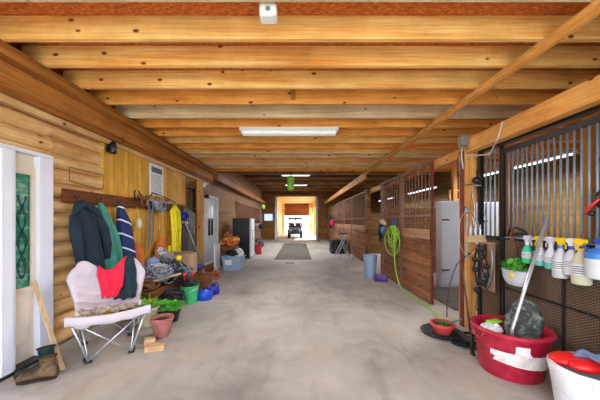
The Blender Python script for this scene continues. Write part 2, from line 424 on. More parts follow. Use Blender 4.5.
# left soffit boards, right trim strip
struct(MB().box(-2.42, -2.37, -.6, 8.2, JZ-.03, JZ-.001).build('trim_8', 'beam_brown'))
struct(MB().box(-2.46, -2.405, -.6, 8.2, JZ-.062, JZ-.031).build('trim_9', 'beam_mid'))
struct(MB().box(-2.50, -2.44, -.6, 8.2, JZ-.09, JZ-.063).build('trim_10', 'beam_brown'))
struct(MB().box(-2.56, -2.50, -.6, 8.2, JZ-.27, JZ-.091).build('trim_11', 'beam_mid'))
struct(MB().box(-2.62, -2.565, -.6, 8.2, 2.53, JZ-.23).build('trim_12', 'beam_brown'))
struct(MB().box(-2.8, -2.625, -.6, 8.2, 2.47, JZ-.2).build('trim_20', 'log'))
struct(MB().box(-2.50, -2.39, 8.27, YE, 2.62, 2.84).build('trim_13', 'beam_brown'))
struct(MB().box(1.985, 2.015, -.6, 8.2, JZ-.07, JZ-.002).build('trim_14', 'beam_y'))
struct(MB().box(1.95, 1.985, -.6, 8.2, JZ-.03, JZ-.002).build('trim_15', 'beam_y'))
struct(MB().box(1.99, 2.06, 8.27, YE, 2.66, 2.86).build('trim_16', 'beam_y'))

# ------------------------------------------------------------ joists
kinds = ['grey', 'pale', 'pale', 'pale', 'orange', 'grey', 'orange', 'orange', 'pale', 'orange', 'pale', 'grey', 'orange', 'grey', 'pale', 'orange', 'orange']
desc = {'pale': 'pale yellow pine', 'orange': 'orange pine', 'grey': 'weathered greyish pine'}
ords = ['nearest', 'second', 'third', 'fourth', 'fifth', 'sixth', 'seventh', 'eighth', 'ninth', 'tenth', 'eleventh', 'twelfth', 'thirteenth', 'fourteenth', 'fifteenth', 'sixteenth']
ys = [F*1.45*(.00549+.001026*(k-1)) for k in range(-4, 1)]+[F*1.45/(CY-q) for q in (38.8, 65.5, 87.5, 103.7, 117.5, 127, 135.5, 142.5, 148, 153, 157.5, 161.5, 165, 168.2, 171, 173.4)]
for i, y in enumerate(ys):
    if y > 8.15: break
    k = i-4
    kd = kinds[max(0, k) % len(kinds)]
    if k == 0: kd = 'grey'
    j = MB(); x0 = -2.58+.05*R.random()
    j.box(x0, 6.18, y, y+.042, JZ, JZ+.185)
    lab = 'overhead ceiling joist of %s, %s' % (desc[kd], 'outside the top of the photograph towards the entrance' if k < 0 else 'the %s one counted from the entrance end' % ords[k] if k < 16 else 'one of the last before the dark high roof')
    tag(j.build('ceiling_joist', 'joist_'+kd), lab, 'joist', 'joists over the aisle')
# short blocking at a joist splice
tag(MB().box(-.09, -.03, ys[8]-.02, ys[8]-.001, JZ+.05, JZ+.17).build('joist_splice', 'joist_dark'), 'small dark splice block on a joist above the left end of the ceiling lamp', 'block')
# dark rafters of the high roof further back
for i in range(7):
    y = 9.0+i*1.7
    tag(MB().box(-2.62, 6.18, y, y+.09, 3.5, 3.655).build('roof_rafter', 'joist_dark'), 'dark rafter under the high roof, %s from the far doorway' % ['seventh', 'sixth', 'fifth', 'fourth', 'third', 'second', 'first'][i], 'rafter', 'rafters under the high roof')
# metal joist hangers on rafters
for i in (2, 4, 5):
    for x in (-1.6, 1.3):
        y = 9.0+i*1.7
        tag(MB().box(x-.07, x+.07, y-.012, y-.001, 3.52, 3.64).build('metal_bracket', 'galv'), 'grey metal bracket on the %s rafter, %s side of the high roof' % ({2: 'third', 4: 'third last', 5: 'second last'}[i], 'left' if x < 0 else 'right'), 'bracket', 'brackets on the rafters')

# ------------------------------------------------------------ right beam and posts
struct(MB().box(2.20, 2.30, -.6, 3.62, 2.29, 2.47).build('trim_17', 'beam_y'))
struct(MB().box(2.32, 2.40, 3.8, YE, 2.30, 2.43).build('trim_18', 'beam_y'))
def post(x0, x1, y0, y1, z1, label, mat='post', name='timber_post', z0=0):
    return tag(MB().box(x0, x1, y0, y1, z0, z1, .004).build(name, mat), label, 'post')
post(2.2, 2.345, 3.62, 3.76, 2.47, 'square pine post at the aisle between the grille gate and the open stall')
post(2.21, 2.345, 7.22, 7.36, 2.44, 'timber post at the far end of the barred stall front, beside the hanging hose', 'stall_wood')
post(2.21, 2.345, 8.9, 9.04, 2.44, 'timber post past the doorway beyond the blue grey bin', 'stall_wood')
post(2.21, 2.345, 13.2, 13.34, 2.44, 'timber post in the far row of stalls on the right', 'stall_wood')
post(3.0, 3.14, 4.0, 4.12, JZ, 'yellow pine post standing inside, just behind the left end of the grille gate')
post(3.62, 3.76, 3.4, 3.52, JZ, 'yellow pine post standing inside behind the right end of the grille gate')
post(3.9, 4.0, 6.9, 7.0, JZ, 'pine post inside the open stall behind the white cabinet')
t = thing('edge_channel', 'tall narrow red brown steel channel on the aisle edge of the pine post', 'channel', (2.2, 3.7, 0), world=True)
MB().box(2.178, 2.198, 3.64, 3.70, 0, 2.33).build('channel', 'red_steel', t)
# partitions inside stalls
for y, x0 in ((7.4, 2.4), (11.8, 2.4), (16.0, 2.4)):
    struct(MB().box(x0, 6.19, y, y+.06, 0, 1.75).build('wall_partition', 'panel_inx'))

# ------------------------------------------------------------ grille gate (near right)
def bars_panel(name, label, x, y0, y1, zbar0, zbar1, n, mats, group=None, post0=True, post1=True, barr=.011, ztop=None, zlow=.04):
    t = thing(name, label, 'gate' if 'gate' in name else 'stall panel', (x, (y0+y1)/2, 0), group=group, world=True)
    return t
g1 = thing('grille_gate', 'long steel grille gate with bronze mesh lower half, spray bottles hung on it', 'gate', (GX, 2.2, 0), world=True)
y0, y1 = .9, 3.2
MB().box(GX-.015, GX+.015, y1-.03, y1, .03, 2.22).build('end_post', 'steel_dark', g1)
MB().box(GX-.02, GX+.02, y0, y0+.04, .03, 2.22).build('end_post', 'steel_dark', g1)
MB().box(GX-.025, GX+.02, y0, y1, 2.18, 2.23).build('top_rail', 'steel_dark', g1)
MB().box(GX-.02, GX+.02, y0, y1, 1.19, 1.215).build('middle_rail', 'steel_dark', g1)
MB().box(GX-.02, GX+.02, y0, y1, .03, .07).build('bottom_rail', 'steel_dark', g1)
MB().box(GX-.022, GX-.008, y0, y1, .635, .65).build('cross_rail', 'steel_dark', g1)
MB().box(GX-.018, GX-.006, 2.44, 2.462, .07, 1.19).build('upright', 'steel_dark', g1)
MB().box(GX-.004, GX+.004, y0+.04, y1-.045, .07, 1.19).build('mesh_panel', 'lattice', g1)
MB().tube([(GX-.045, y0+.1, 1.215), (GX-.045, y1-.1, 1.215)], .007).tube([(GX-.045, y1-.1, 1.215), (GX-.015, y1-.1, 1.215)], .007).tube([(GX-.045, 2.0, 1.215), (GX-.015, 2.0, 1.215)], .007).tube([(GX-.045, y0+.1, 1.215), (GX-.015, y0+.1, 1.215)], .007).build('hanging_rod', 'steel', g1)
nb = 36; b0 = None
for i in range(nb):
    y = y1-.1-i*.061
    if b0 is None:
        b0 = MB().tube([(GX, y, 1.2), (GX, y, 2.2)], .0095, 10).build('bar', 'steel', g1, smooth=True); yb = y
    else:
        o = b0.copy(); COL.objects.link(o); o.parent = g1; o.location = (0, y-yb, 0)
g2 = thing('grille_gate', 'narrow steel grille panel between the pine post and the long grille gate', 'stall panel', (GX, 3.4, 0), world=True)
MB().box(GX-.03, GX+.02, 3.55, 3.6, 0, 2.28).build('end_post', 'black_paint', g2)
MB().box(GX-.02, GX+.02, 3.205, 3.225, 0, 2.28).build('end_post', 'black_paint', g2)
MB().box(GX-.02, GX+.02, 3.26, 3.55, 1.17, 1.22).build('middle_rail', 'black_paint', g2)
MB().box(GX-.02, GX+.02, 3.26, 3.55, .03, .07).build('bottom_rail', 'black_paint', g2)
for y in (3.32, 3.40, 3.48): MB().tube([(GX, y, 1.2), (GX, y, 2.26)], .0095, 10).build('bar', 'steel', g2, smooth=True)
MB().box(GX-.004, GX+.004, 3.26, 3.55, .07, 1.17).build('mesh_panel', 'lattice', g2)
struct(MB().box(GX-.02, GX+.05, -.4, 3.6, 2.285, 2.34).build('trim_19', 'steel_dark'))
struct(MB().box(2.40, 2.5, -.5, .88, 0, 2.28).build('wall_tack_room', 'panel_in'))

# ------------------------------------------------------------ stall fronts
def stall_front(x, y0, y1, label, side=1, edge=None, zt=2.4, mid=1.5, nbar=None, zlow=1.25, group='barred stall fronts', barmat='rust_steel'):
    t = thing('stall_gate', label, 'stall gate', (x, (y0+y1)/2, 0), group=group, world=True)
    d = .025
    MB().box(x-.017, x+.017, y0, y0+.03, .02, zt).build('end_post', edge or 'rust_steel', t)
    MB().box(x-d, x+d, y1-.05, y1, .02, zt).build('end_post', 'rust_steel', t)
    MB().box(x-d, x+d, y0+.05, y1-.05, zt-.05, zt).build('top_rail', 'rust_steel', t)
    MB().box(x-d, x+d, y0+.05, y1-.05, mid-.02, mid+.02).build('middle_rail', 'rust_steel', t)
    MB().box(x-d, x+d, y0+.05, y1-.05, .02, zlow, .003).build('plank_panel', 'stall_wood', t)
    partlabel(MB().box(x-d-.004, x+d+.004, y0+.05, y1-.05, zlow-.16, zlow+.005).build('top_plank', wood('pale plank', S(140,96,66), S(196,156,122), 'y'), t), 'paler top plank')
    n = nbar or int((y1-y0-.1)/.135)
    first = None
    for i in range(n):
        y = y0+.05+(y1-y0-.1)*(i+.5)/n
        if first is None:
            first = MB().tube([(x, y, zlow), (x, y, zt-.03)], .011, 8).build('bar', barmat, t, smooth=True); yy = y
        else:
            o = first.copy(); COL.objects.link(o); o.parent = t; o.location = (0, y-yy, 0)
    return t
stall_front(RX+.03, 4.53, 5.87, 'brown barred stall front with planked lower half and red edge, nearest on the right', edge='red_steel')
stall_front(RX+.03, 5.9, 7.2, 'brown barred stall front behind the hanging lime green hose')
stall_front(RX+.05, 9.06, 11.3, 'brown barred stall front just past the dark doorway on the right')
stall_front(RX+.05, 11.35, 13.18, 'brown barred stall front behind the black box and silver folding rack')
stall_front(RX+.05, 13.36, 15.8, 'barred stall front on the right, second last before the far end')
stall_front(RX+.05, 15.85, 18.2, 'barred stall front on the right, last before the far end')
struct(MB().box(RX, RX+.1, 18.25, YE, 0, 2.4).build('wall_aisle', 'brown_board'))
# left grilles beyond the fridge
for a, b_, l in ((11.7, 13.9, 'dark barred stall front on the left wall, just past the black refrigerator'), (14.0, 16.2, 'dark barred stall front on the left wall, middle one'), (16.3, 18.6, 'dark barred stall front on the left wall, farthest one')):
    stall_front(LX+.05, a, b_, l, zt=2.25)

# ------------------------------------------------------------ lamps
def strip_lamp(x0, x1, y0, y1, z0, z1, label, lit, group=None):
    t = thing('ceiling_lamp', label, 'lamp', ((x0+x1)/2, (y0+y1)/2, z0), world=True, group=group)
    along = (x1-x0) > (y1-y0)
    MB().box(x0, x1, y0, y1, z0+(z1-z0)*.45, z1, .004).build('lamp_housing', 'lampoff', t)
    if along: MB().box(x0+.03, x1-.03, y0+.01, y1-.01, z0, z0+(z1-z0)*.45, .012).build('diffuser', 'diffuser' if not lit else 'tube_on', t)
    else: MB().box(x0+.01, x1-.01, y0+.03, y1-.03, z0, z0+(z1-z0)*.45, .012).build('diffuser', 'diffuser' if not lit else 'tube_on', t)
    return t
strip_lamp(-.9, .62, 4.22, 4.37, JZ-.105, JZ-.001, 'long white strip lamp under the joists in the middle of the aisle', False)
for y, l in ((4.85, 'lit tube lamp behind the long grille gate'), (9.75, 'lit tube lamp beyond the nearest barred stall front'), (14.2, 'lit tube lamp far down the right stalls')):
    strip_lamp(4.86, 4.94, y, y+2.45, 2.58, 2.64, l, True, 'tube lamps over the right stalls')
    for yy in (y+.3, y+2.15):
        pass
for y, l in ((12.4, 'lit cross lamp under the high roof, nearer one above the mat'), (15.8, 'lit cross lamp under the high roof, farther one')):
    strip_lamp(-.75, .55, y, y+.10, 3.44, 3.499, l, True, 'lamps under the high roof')
# hanging rods that hold stall tubes
# white sensor on first joist
t = thing('motion_sensor', 'white plastic sensor hanging from the decking at the top of the photo', 'sensor', (-.205, 1.92, 2.80), world=True)
MB().box(-.255, -.155, 1.88, 1.96, 2.90, 3.038, .006).build('housing', 'lampoff', t)
MB().box(-.265, -.145, 1.865, 1.97, 2.80, 2.90, .018).build('head', 'lampoff', t)
MB().tube([(-.205, 1.868, 2.84), (-.205, 1.862, 2.84)], .018, 14).build('lens', 'galv', t)
# green lantern
t = thing('hanging_lantern', 'lime green cylindrical lantern hanging over the aisle', 'lantern', (-.21, 8.05, 2.3), world=True)
MB().lathe([(.05, 0), (.09, .02), (.105, .05), (.105, .12), (.1, .2), (.105, .3), (.105, .36), (.085, .4), (.04, .43)], (-.21, 8.05, 2.3), 20).build('shade', 'lantern', t, smooth=True)
m = MB()
for z in (.06, .16, .26, .35): m.lathe([(.108, z), (.111, z+.008), (.108, z+.016)], (-.21, 8.05, 2.3), 20)
m.build('ring', 'leaf', t)
MB().tube([(-.21, 8.05, 2.72), (-.21, 8.05, 2.86)], .006).build('cord', 'cable', t)
t = thing('hanging_lantern', 'small green lantern hanging far back by the left beam', 'lantern', (-2.1, 16.5, 2.1), world=True)
MB().lathe([(.06, 0), (.12, .04), (.12, .25), (.05, .3)], (-2.1, 16.5, 2.1), 14).build('shade', 'lantern', t, smooth=True)
MB().tube([(-2.1, 16.5, 2.38), (-2.1, 16.5, 3.8)], .006).build('cord', 'cable', t)

# ------------------------------------------------------------ near left door with sidelight
t = thing('door_1', 'white entry door surround with teal leaded glass sidelight', 'door', (LX, 2.3, 0), world=True); struct(t)
fx = LX+.03
MB().box(LX-.1, fx, 2.80, 2.96, 0, 2.059, .006).build('casing', 'white_trim', t)
MB().box(LX-.1, fx, 1.2, 2.96, 2.06, 2.095, .004).build('head_casing', 'white_trim', t)
MB().box(LX-.1, LX+.06, 2.37, 2.535, 0, 2.059, .006).box(LX+.06, LX+.072, 2.40, 2.505, .02, 2.04, .004).build('mullion', 'white_trim', t)
MB().box(LX-.1, LX-.03, 2.54, 2.80, .03, .699).box(LX-.03, LX-.022, 2.6, 2.75, .2, .62, .003).build('lower_panel', 'cream_trim', t)
MB().box(LX-.1, LX-.01, 2.54, 2.58, .75, 1.93).box(LX-.1, LX-.01, 2.757, 2.80, .75, 1.93).box(LX-.1, LX-.011, 2.58, 2.757, 1.86, 1.93).box(LX-.1, LX-.012, 2.54, 2.80, .70, .749).build('sash', 'cream_trim', t)
MB().box(LX-.1, LX-.03, 2.54, 2.80, 1.931, 2.059).build('transom', 'cream_trim', t)
MB().box(LX-.035, LX-.028, 2.58, 2.757, .75, 1.86).build('pane', 'teal_glass', t)
m = MB()
for q in (-1, 1):
    m.tube([(LX-.024, 2.675+q*.045*math.sin(k*PI/9), .84+k*.026) for k in range(32)], .004, 5)
    m.tube([(LX-.024, 2.675+q*.03*math.sin(k*PI/9+.4), .84+k*.026) for k in range(32)], .003, 5)
    m.tube([(LX-.024, 2.675+q*.065, .78), (LX-.024, 2.675+q*.065, 1.85)], .0025, 5)
m.tube([(LX-.024, 2.585, 1.72), (LX-.024, 2.75, 1.72)], .0025, 5)
m.build('leaded_pattern', 'came', t)
MB().box(LX-.15, fx+.05, 1.2, 2.799, 0, .03).build('threshold', 'steel_dark', t)
# door leaf beyond the mullion (towards the camera)
MB().box(LX-.09, LX-.03, 1.3, 2.365, .03, 2.059, .004).build('door_leaf', 'white_trim', t)

# far white door on the left
t = thing('door_2', 'pale blue white door with tall narrow window in the left wall', 'door', (LX, 8.4, .15), world=True); struct(t)
MB().box(LX-.05, LX+.03, 7.72, 7.84, .12, 2.15, .004).box(LX-.05, LX+.03, 8.98, 9.1, .12, 2.15, .004).box(LX-.05, LX+.03, 7.72, 9.1, 2.08, 2.16, .004).build('door_frame', 'white_door', t)
MB().box(LX-.06, LX-.02, 7.84, 8.98, .14, 2.08).build('door_leaf', 'white_door', t)
MB().box(LX-.02, LX-.01, 8.1, 8.16, .95, 1.9).box(LX-.02, LX-.01, 8.66, 8.72, .95, 1.9).box(LX-.02, LX-.01, 8.1, 8.72, .9, .96).box(LX-.02, LX-.01, 8.1, 8.72, 1.88, 1.94).box(LX-.02, LX-.01, 8.39, 8.43, .95, 1.9).build('window_frame', 'white_trim', t)
MB().box(LX-.022, LX-.012, 8.16, 8.66, .96, 1.88).build('pane', 'dark_glass', t)
MB().tube([(LX-.02, 8.88, 1.1), (LX+.03, 8.88, 1.1), (LX+.03, 8.80, 1.1)], .012).build('handle', 'steel_dark', t)
tag(MB().box(LX+.001, LX+.25, 7.5, 9.4, 0, .12, .005).build('step_board', 'bench_wood'), 'low brown wooden step along the wall below the pale door', 'step')
# dark window with wooden post
t = thing('window_3', 'dark framed window beside the yellow paneling', 'window', (LX, 6.9, 1.15), world=True); struct(t)
MB().box(LX-.1, LX-.05, 6.56, 7.28, 1.2, 2.24).build('pane', 'dark_glass', t)
MB().box(LX-.1, LX+.01, 6.5, 6.57, 1.15, 2.28).box(LX-.1, LX+.01, 7.27, 7.34, 1.15, 2.28).box(LX-.1, LX+.01, 6.57, 7.27, 1.15, 1.21).box(LX-.1, LX+.01, 6.57, 7.27, 2.22, 2.28).box(LX-.08, LX-.03, 6.57, 7.27, 1.7, 1.73).build('window_frame', 'bench_wood', t)
post(-2.655, -2.5, 7.2, 7.33, 2.45, 'pine post on the left wall between the dark window and the pale door')
t = thing('wall_lamp', 'small black and white lamp high on the post by the pale door', 'lamp', (-2.44, 7.26, 2.2), world=True)
MB().box(-2.5, -2.46, 7.22, 7.30, 2.3, 2.42, .005).build('back_plate', 'lampoff', t)
MB().ball((-2.44, 7.26, 2.38), .045).build('head', 'lampoff', t, smooth=True)
MB().lathe([(.07, 0), (.06, .05), (.02, .1)], (-2.46, 7.45, 2.02), 14).tube([(-2.46, 7.45, 2.1), (-2.5, 7.34, 2.2)], .01).build('lower_shade', 'black_plastic', t)
# black lamp at the corner of the paneling
t = thing('wall_lamp', 'small black lamp high at the left edge of the yellow paneling', 'lamp', (LX+.05, 3.85, 2.32), world=True)
MB().box(LX+.001, LX+.03, 3.80, 3.9, 2.36, 2.52, .004).build('back_plate', 'black_plastic', t)
MB().lathe([(.035, 0), (.045, .02), (.045, .12), (.03, .16), (.01, .18)], (LX+.07, 3.85, 2.34), 14).build('shade', 'black_paint', t, smooth=True)
# notice sheet
t = thing('notice_sheet', 'white printed notice sheet pinned high on the yellow paneling', 'sign', (LX, 5.2, 1.7), world=True)
ya, yb2 = YL(149, LX), YL(163, LX)
za, zb = at(149, 195, ya).z+.0, at(149, 162, ya).z
MB().box(LX+.001, LX+.012, ya, yb2, za, zb, .002).build('board', 'paper', t)
m = MB().box(LX+.0125, LX+.0135, ya+.06, yb2-.06, zb-.16, zb-.06)
m.build('heading', 'ink', t)
m = MB()
for k in range(13):
    zz = zb-.21-k*.03
    y = ya+.05
    while y < yb2-.12:
        l = .03+.05*R.random(); m.box(LX+.0125, LX+.0135, y, min(y+l, yb2-.05), zz, zz+.010); y += l+.014
m.build('print', 'ink', t)
# wire frame near rack on logs
m = MB()
p = [(LX+.025, 3.17, 1.86), (LX+.025, 3.17, 2.02), (LX+.025, 3.72, 2.02), (LX+.025, 3.72, 1.82), (LX+.025, 3.17, 1.86)]
m.tube(p, .004, 5)
tag(m.build('wire_hanger', 'cable'), 'thin dark wire rectangle on the log wall above the coat rack', 'wire')

# ------------------------------------------------------------ coat rack and hangings
t = thing('coat_rack', 'long rough dark wooden board rack along the logs and paneling', 'rack', (LX, 4.7, 1.6), world=True)
MB().box(LX+.016, LX+.05, 3.07, 6.4, 1.61, 1.765, .005).build('board', 'rack_wood', t)
for y in (3.20, 3.56, 3.95, 4.7, 5.1, 5.65, 6.1):
    MB().tube([(LX+.05, y, 1.69), (LX+.10, y, 1.66), (LX+.115, y, 1.69), (LX+.115, y, 1.71)], .006, 6).build('hook', 'steel_dark', t)

def garment(root, prof, mat, name='body', folds=9, amp=.16, n=56, seed=0, back=LX+.05):
    "prof: list of (z, y centre, half width, x centre, half depth)"
    rr = random.Random(seed); ph = [rr.random()*6 for _ in range(4)]
    rings = []
    m = len(prof); steps = 26
    for i in range(steps+1):
        f = i/steps*(m-1); k = min(int(f), m-2); a = f-k; a = a*a*(3-2*a)*.5+a*.5
        z, yc, hw, xc, hd = [prof[k][q]*(1-a)+prof[k+1][q]*a for q in range(5)]
        rg = []
        for j in range(n):
            th = 2*PI*j/n
            w = 1+amp*(.6*math.sin(folds*th+ph[0]+z*3)+.4*math.sin((folds*2-3)*th+ph[1]-z*5))*min(1, i/5+.25)
            rg.append((max(back, xc+hd*math.cos(th)*w), yc+hw*math.sin(th)*(1+.06*math.sin(5*th+ph[2]+z*4)), z+.02*math.sin(3*th+ph[3])*(i/steps)))
        rings.append(rg)
    return MB().rings(rings).build(name, mat, root, smooth=True)
t = thing('hooded_jacket', 'dark navy hooded jacket hanging on the rack beside the white door casing', 'jacket', (LX+.1, 3.35, .75), world=True)
garment(t, [(1.635, 3.20, .02, LX+.10, .03), (1.56, 3.23, .09, LX+.11, .05), (1.42, 3.28, .15, LX+.12, .08), (1.2, 3.31, .16, LX+.13, .09), (.95, 3.35, .18, LX+.13, .10), (.77, 3.38, .19, LX+.13, .10)], 'navy_cloth', seed=2, amp=.12)
MB().tube([(LX+.13, 3.12, 1.46), (LX+.16, 3.09, 1.3), (LX+.17, 3.12, 1.1), (LX+.16, 3.16, .92)], [.05, .06, .055, .045], 12).build('sleeve', 'navy_cloth', t, smooth=True)
MB().tube([(LX+.17, 3.40, 1.46), (LX+.2, 3.48, 1.3), (LX+.2, 3.54, 1.1), (LX+.18, 3.56, .92)], [.055, .06, .055, .045], 12).build('sleeve', 'navy_cloth', t, smooth=True)
MB().tube([(LX+.12, 3.11, 1.46), (LX+.15, 3.13, 1.54), (LX+.16, 3.2, 1.60), (LX+.17, 3.29, 1.57), (LX+.19, 3.38, 1.50), (LX+.2, 3.42, 1.44)], [.025, .04, .042, .045, .04, .025], 10).build('hood', 'navy_cloth', t, smooth=True)
t = thing('jacket', 'sea green jacket hanging between the navy hooded jacket and the striped one', 'jacket', (LX+.1, 3.75, .7), world=True)
garment(t, [(1.635, 3.56, .02, LX+.10, .03), (1.54, 3.58, .06, LX+.11, .05), (1.36, 3.63, .11, LX+.12, .06), (1.08, 3.68, .14, LX+.12, .07), (.72, 3.72, .16, LX+.12, .07)], 'teal_cloth', seed=5, folds=7, amp=.12)
MB().tube([(LX+.13, 3.70, 1.38), (LX+.15, 3.78, 1.2), (LX+.16, 3.84, .98), (LX+.16, 3.86, .80)], [.04, .045, .045, .04], 12).build('sleeve', 'teal_cloth', t, smooth=True)
t = thing('striped_jacket', 'navy jacket with thin white stripes hanging on the rack against the yellow paneling', 'jacket', (LX+.1, 4.05, .8), world=True)
mstr, nt, b = newmat('navy cloth with white stripes', .9)
tc = nt.nodes.new('ShaderNodeTexCoord'); sp = nt.nodes.new('ShaderNodeSeparateXYZ'); nt.links.new(tc.outputs['Object'], sp.inputs[0])
mu = nt.nodes.new('ShaderNodeMath'); mu.operation = 'MULTIPLY_ADD'; mu.inputs[1].default_value = .35; nt.links.new(sp.outputs['Y'], mu.inputs[0]); nt.links.new(sp.outputs['Z'], mu.inputs[2])
m2 = nt.nodes.new('ShaderNodeMath'); m2.operation = 'MULTIPLY'; m2.inputs[1].default_value = 5.2; nt.links.new(mu.outputs[0], m2.inputs[0])
fr = nt.nodes.new('ShaderNodeMath'); fr.operation = 'FRACT'; nt.links.new(m2.outputs[0], fr.inputs[0])
rp = ramp(nt, fr.outputs[0], [(.87, S(26,46,100)), (.89, S(220,226,240))]); nt.links.new(rp, b.inputs['Base Color'])
garment(t, [(1.64, 3.95, .02, LX+.10, .03), (1.55, 3.97, .07, LX+.11, .05), (1.38, 4.02, .14, LX+.12, .06), (1.1, 4.07, .17, LX+.12, .06), (.80, 4.11, .19, LX+.12, .06)], mstr, seed=9, folds=5, amp=.1)
tag(MB().ball((LX+.09, 4.44, 1.36), .05, 1, .9, 1.9).tube([(LX+.09, 4.44, 1.44), (LX+.06, 4.44, 1.62)], .006).build('work_glove', 'cream_liquid', smooth=True), 'pale glove hanging right of the striped jacket', 'glove')

def horseshoe(y, z, label, mat, r=.075, x=LX+.075, open_up=True, name='horseshoe'):
    m = MB(); pts = []
    for k in range(15):
        a = -.75*PI+1.5*PI*k/14 - PI/2
        s = 1 if open_up else -1
        pts.append((x, y+r*math.cos(a), z+s*r*1.2*math.sin(a)))
    m.tube(pts, .011, 6)
    tag(m.build(name, mat), label, 'horseshoe', 'old ironware hung on the rack')
horseshoe(4.42, 1.83, 'rusty open iron hook rising above the rack near the striped jacket', 'steel_dark', .07, name='iron_hook')
horseshoe(4.62, 1.74, 'rusty iron shoe on the rack, first right of the open hook', 'rust')
horseshoe(4.82, 1.70, 'grey iron shoe hanging low on the rack above the blue strap', 'galv', .09)
horseshoe(5.06, 1.76, 'rusty iron shoe on the rack below the notice sheet', 'rust', .08)
horseshoe(5.3, 1.72, 'grey iron shoe on the rack right of the notice sheet', 'galv', .07)
t = thing('bow_saw', 'grey bow saw lying along the top of the rack under the notice', 'saw', (LX+.09, 5.2, 1.78), world=True)
MB().tube([(LX+.09, 4.75, 1.78), (LX+.09, 4.85, 1.9), (LX+.09, 5.2, 1.87), (LX+.09, 5.7, 1.80), (LX+.09, 5.8, 1.74)], .012, 8).build('frame', 'rust', t, smooth=True)
MB().box(LX+.088, LX+.092, 4.76, 5.8, 1.745, 1.775).build('blade', 'galv', t)
tag(MB().tube([(LX+.13, 4.68, 1.68), (LX+.13, 4.67, 1.3), (LX+.12, 4.66, .92)], .022, 8, flat=.35).tube([(LX+.14, 4.78, 1.68), (LX+.14, 4.78, 1.3), (LX+.13, 4.76, .98)], .018, 8, flat=.4).build('strap', plain('slate blue webbing', S(74,104,140), .7, sc=30)), 'slate blue webbing strap hanging from the rack', 'strap')
tag(MB().tube([(LX+.12, 5.05, 1.65), (LX+.12, 5.05, .85)], .009, 8).ball((LX+.12, 5.05, .83), .02).build('metal_rod', 'chrome', smooth=True), 'thin silver rod hanging from the rack right of the blue strap', 'rod')
tag(MB().tube([(LX+.10, 4.86, 1.72), (LX+.14, 4.98, 1.7), (LX+.14, 5.08, 1.6), (LX+.15, 5.2, 1.64)], [.03, .045, .045, .03], 10).build('cloth_roll', 'denim', smooth=True), 'rolled blue grey cloth tucked on the rack above the silver rod', 'cloth')
# yellow strap bundle
t = thing('strap_bundle', 'bundle of bright yellow straps hanging from the right end of the rack', 'strap', (LX+.12, 5.65, .6), world=True)
for k in range(7):
    rr = random.Random(k+20)
    y = 5.42+k*.062; x = LX+.11+.03*rr.random()
    zb_ = .56+.22*rr.random()
    m = MB().tube([(x, 5.63, 1.74), (x+.03, y-.02, 1.6), (x+.05, y, 1.3), (x+.05, y+.04*rr.uniform(-1, 1), 1.0), (x+.04, y+.05*rr.uniform(-1, 1), zb_), (x, y-.02, zb_-.04), (x-.01, y, zb_+.2)], .028, 8, flat=.25)
    m.build('strap', 'yellow_strap', t, smooth=True)
MB().tube([(LX+.1, 5.52, 1.24), (LX+.2, 5.6, 1.2), (LX+.2, 5.76, 1.22), (LX+.1, 5.84, 1.26)], .02, 8).build('tie', 'yellow_strap', t, smooth=True)
# blue duster on pole
t = thing('long_handled_brush', 'long pole brush with round blue bristle head leaning by the yellow straps', 'brush', (-1.97, 6.1, 0), world=True)
pb, pt = Vector((-2.09, 6.42, .012)), Vector((-2.45, 5.92, 1.44))
MB().tube([pb, pb.lerp(pt, .3)], .013).tube([pb.lerp(pt, .55), pt], .012).build('pole', 'chrome', t)
MB().tube([pb.lerp(pt, .3), pb.lerp(pt, .55)], .017).build('grip', 'teal_handle', t)
m = MB(); c = Vector((-2.46, 5.90, 1.50)); m.ball(c, .07)
for k in range(260):
    d = Vector((R.gauss(0, 1), R.gauss(0, 1), R.gauss(0, 1))).normalized()
    m.tube([c+d*.06, c+d*.105], .006, 4, cap=False)
m.build('bristle_head', 'deep_blue', t)
# grey hose hank by dark window
m = MB()
for k in range(6):
    m.tube([(LX+.1+.02*k, 6.25+.05*k+.06*math.cos(a*PI/8), 1.45-.02*k+.26*math.sin(a*PI/8)) for a in range(17)], .012, 6, cap=False)
tag(m.build('rope_hank', 'galv', smooth=True), 'grey hank of rope hanging beside the dark window', 'rope')
tag(MB().box(LX+.02, LX+.2, 5.95, 6.2, .55, 1.35, .03).build('garment_bag', 'uv_grey', smooth=False), 'dark bag hanging behind the pole below the blue brush head', 'bag')

# ------------------------------------------------------------ folding chair
CC = Vector((-2.08, 3.03, 0)); U = Vector((.8, .6, 0)); Nn = Vector((.6, -.8, 0))
rz = math.atan2(.6, .8)
ch = thing('folding_chair', 'padded lavender folding chair with clothes over its back, by the log wall', 'chair', CC, rz)
# local: x = width, y = -front (front is -y)
def lerp(a, b, t): return a+(b-a)*t
def interp(tab, t):
    for k in range(len(tab)-1):
        if t <= tab[k+1][0]:
            a = (t-tab[k][0])/(tab[k+1][0]-tab[k][0]); a = a*a*(3-2*a)
            return [lerp(tab[k][q], tab[k+1][q], a) for q in range(1, len(tab[k]))]
    return list(tab[-1][1:])
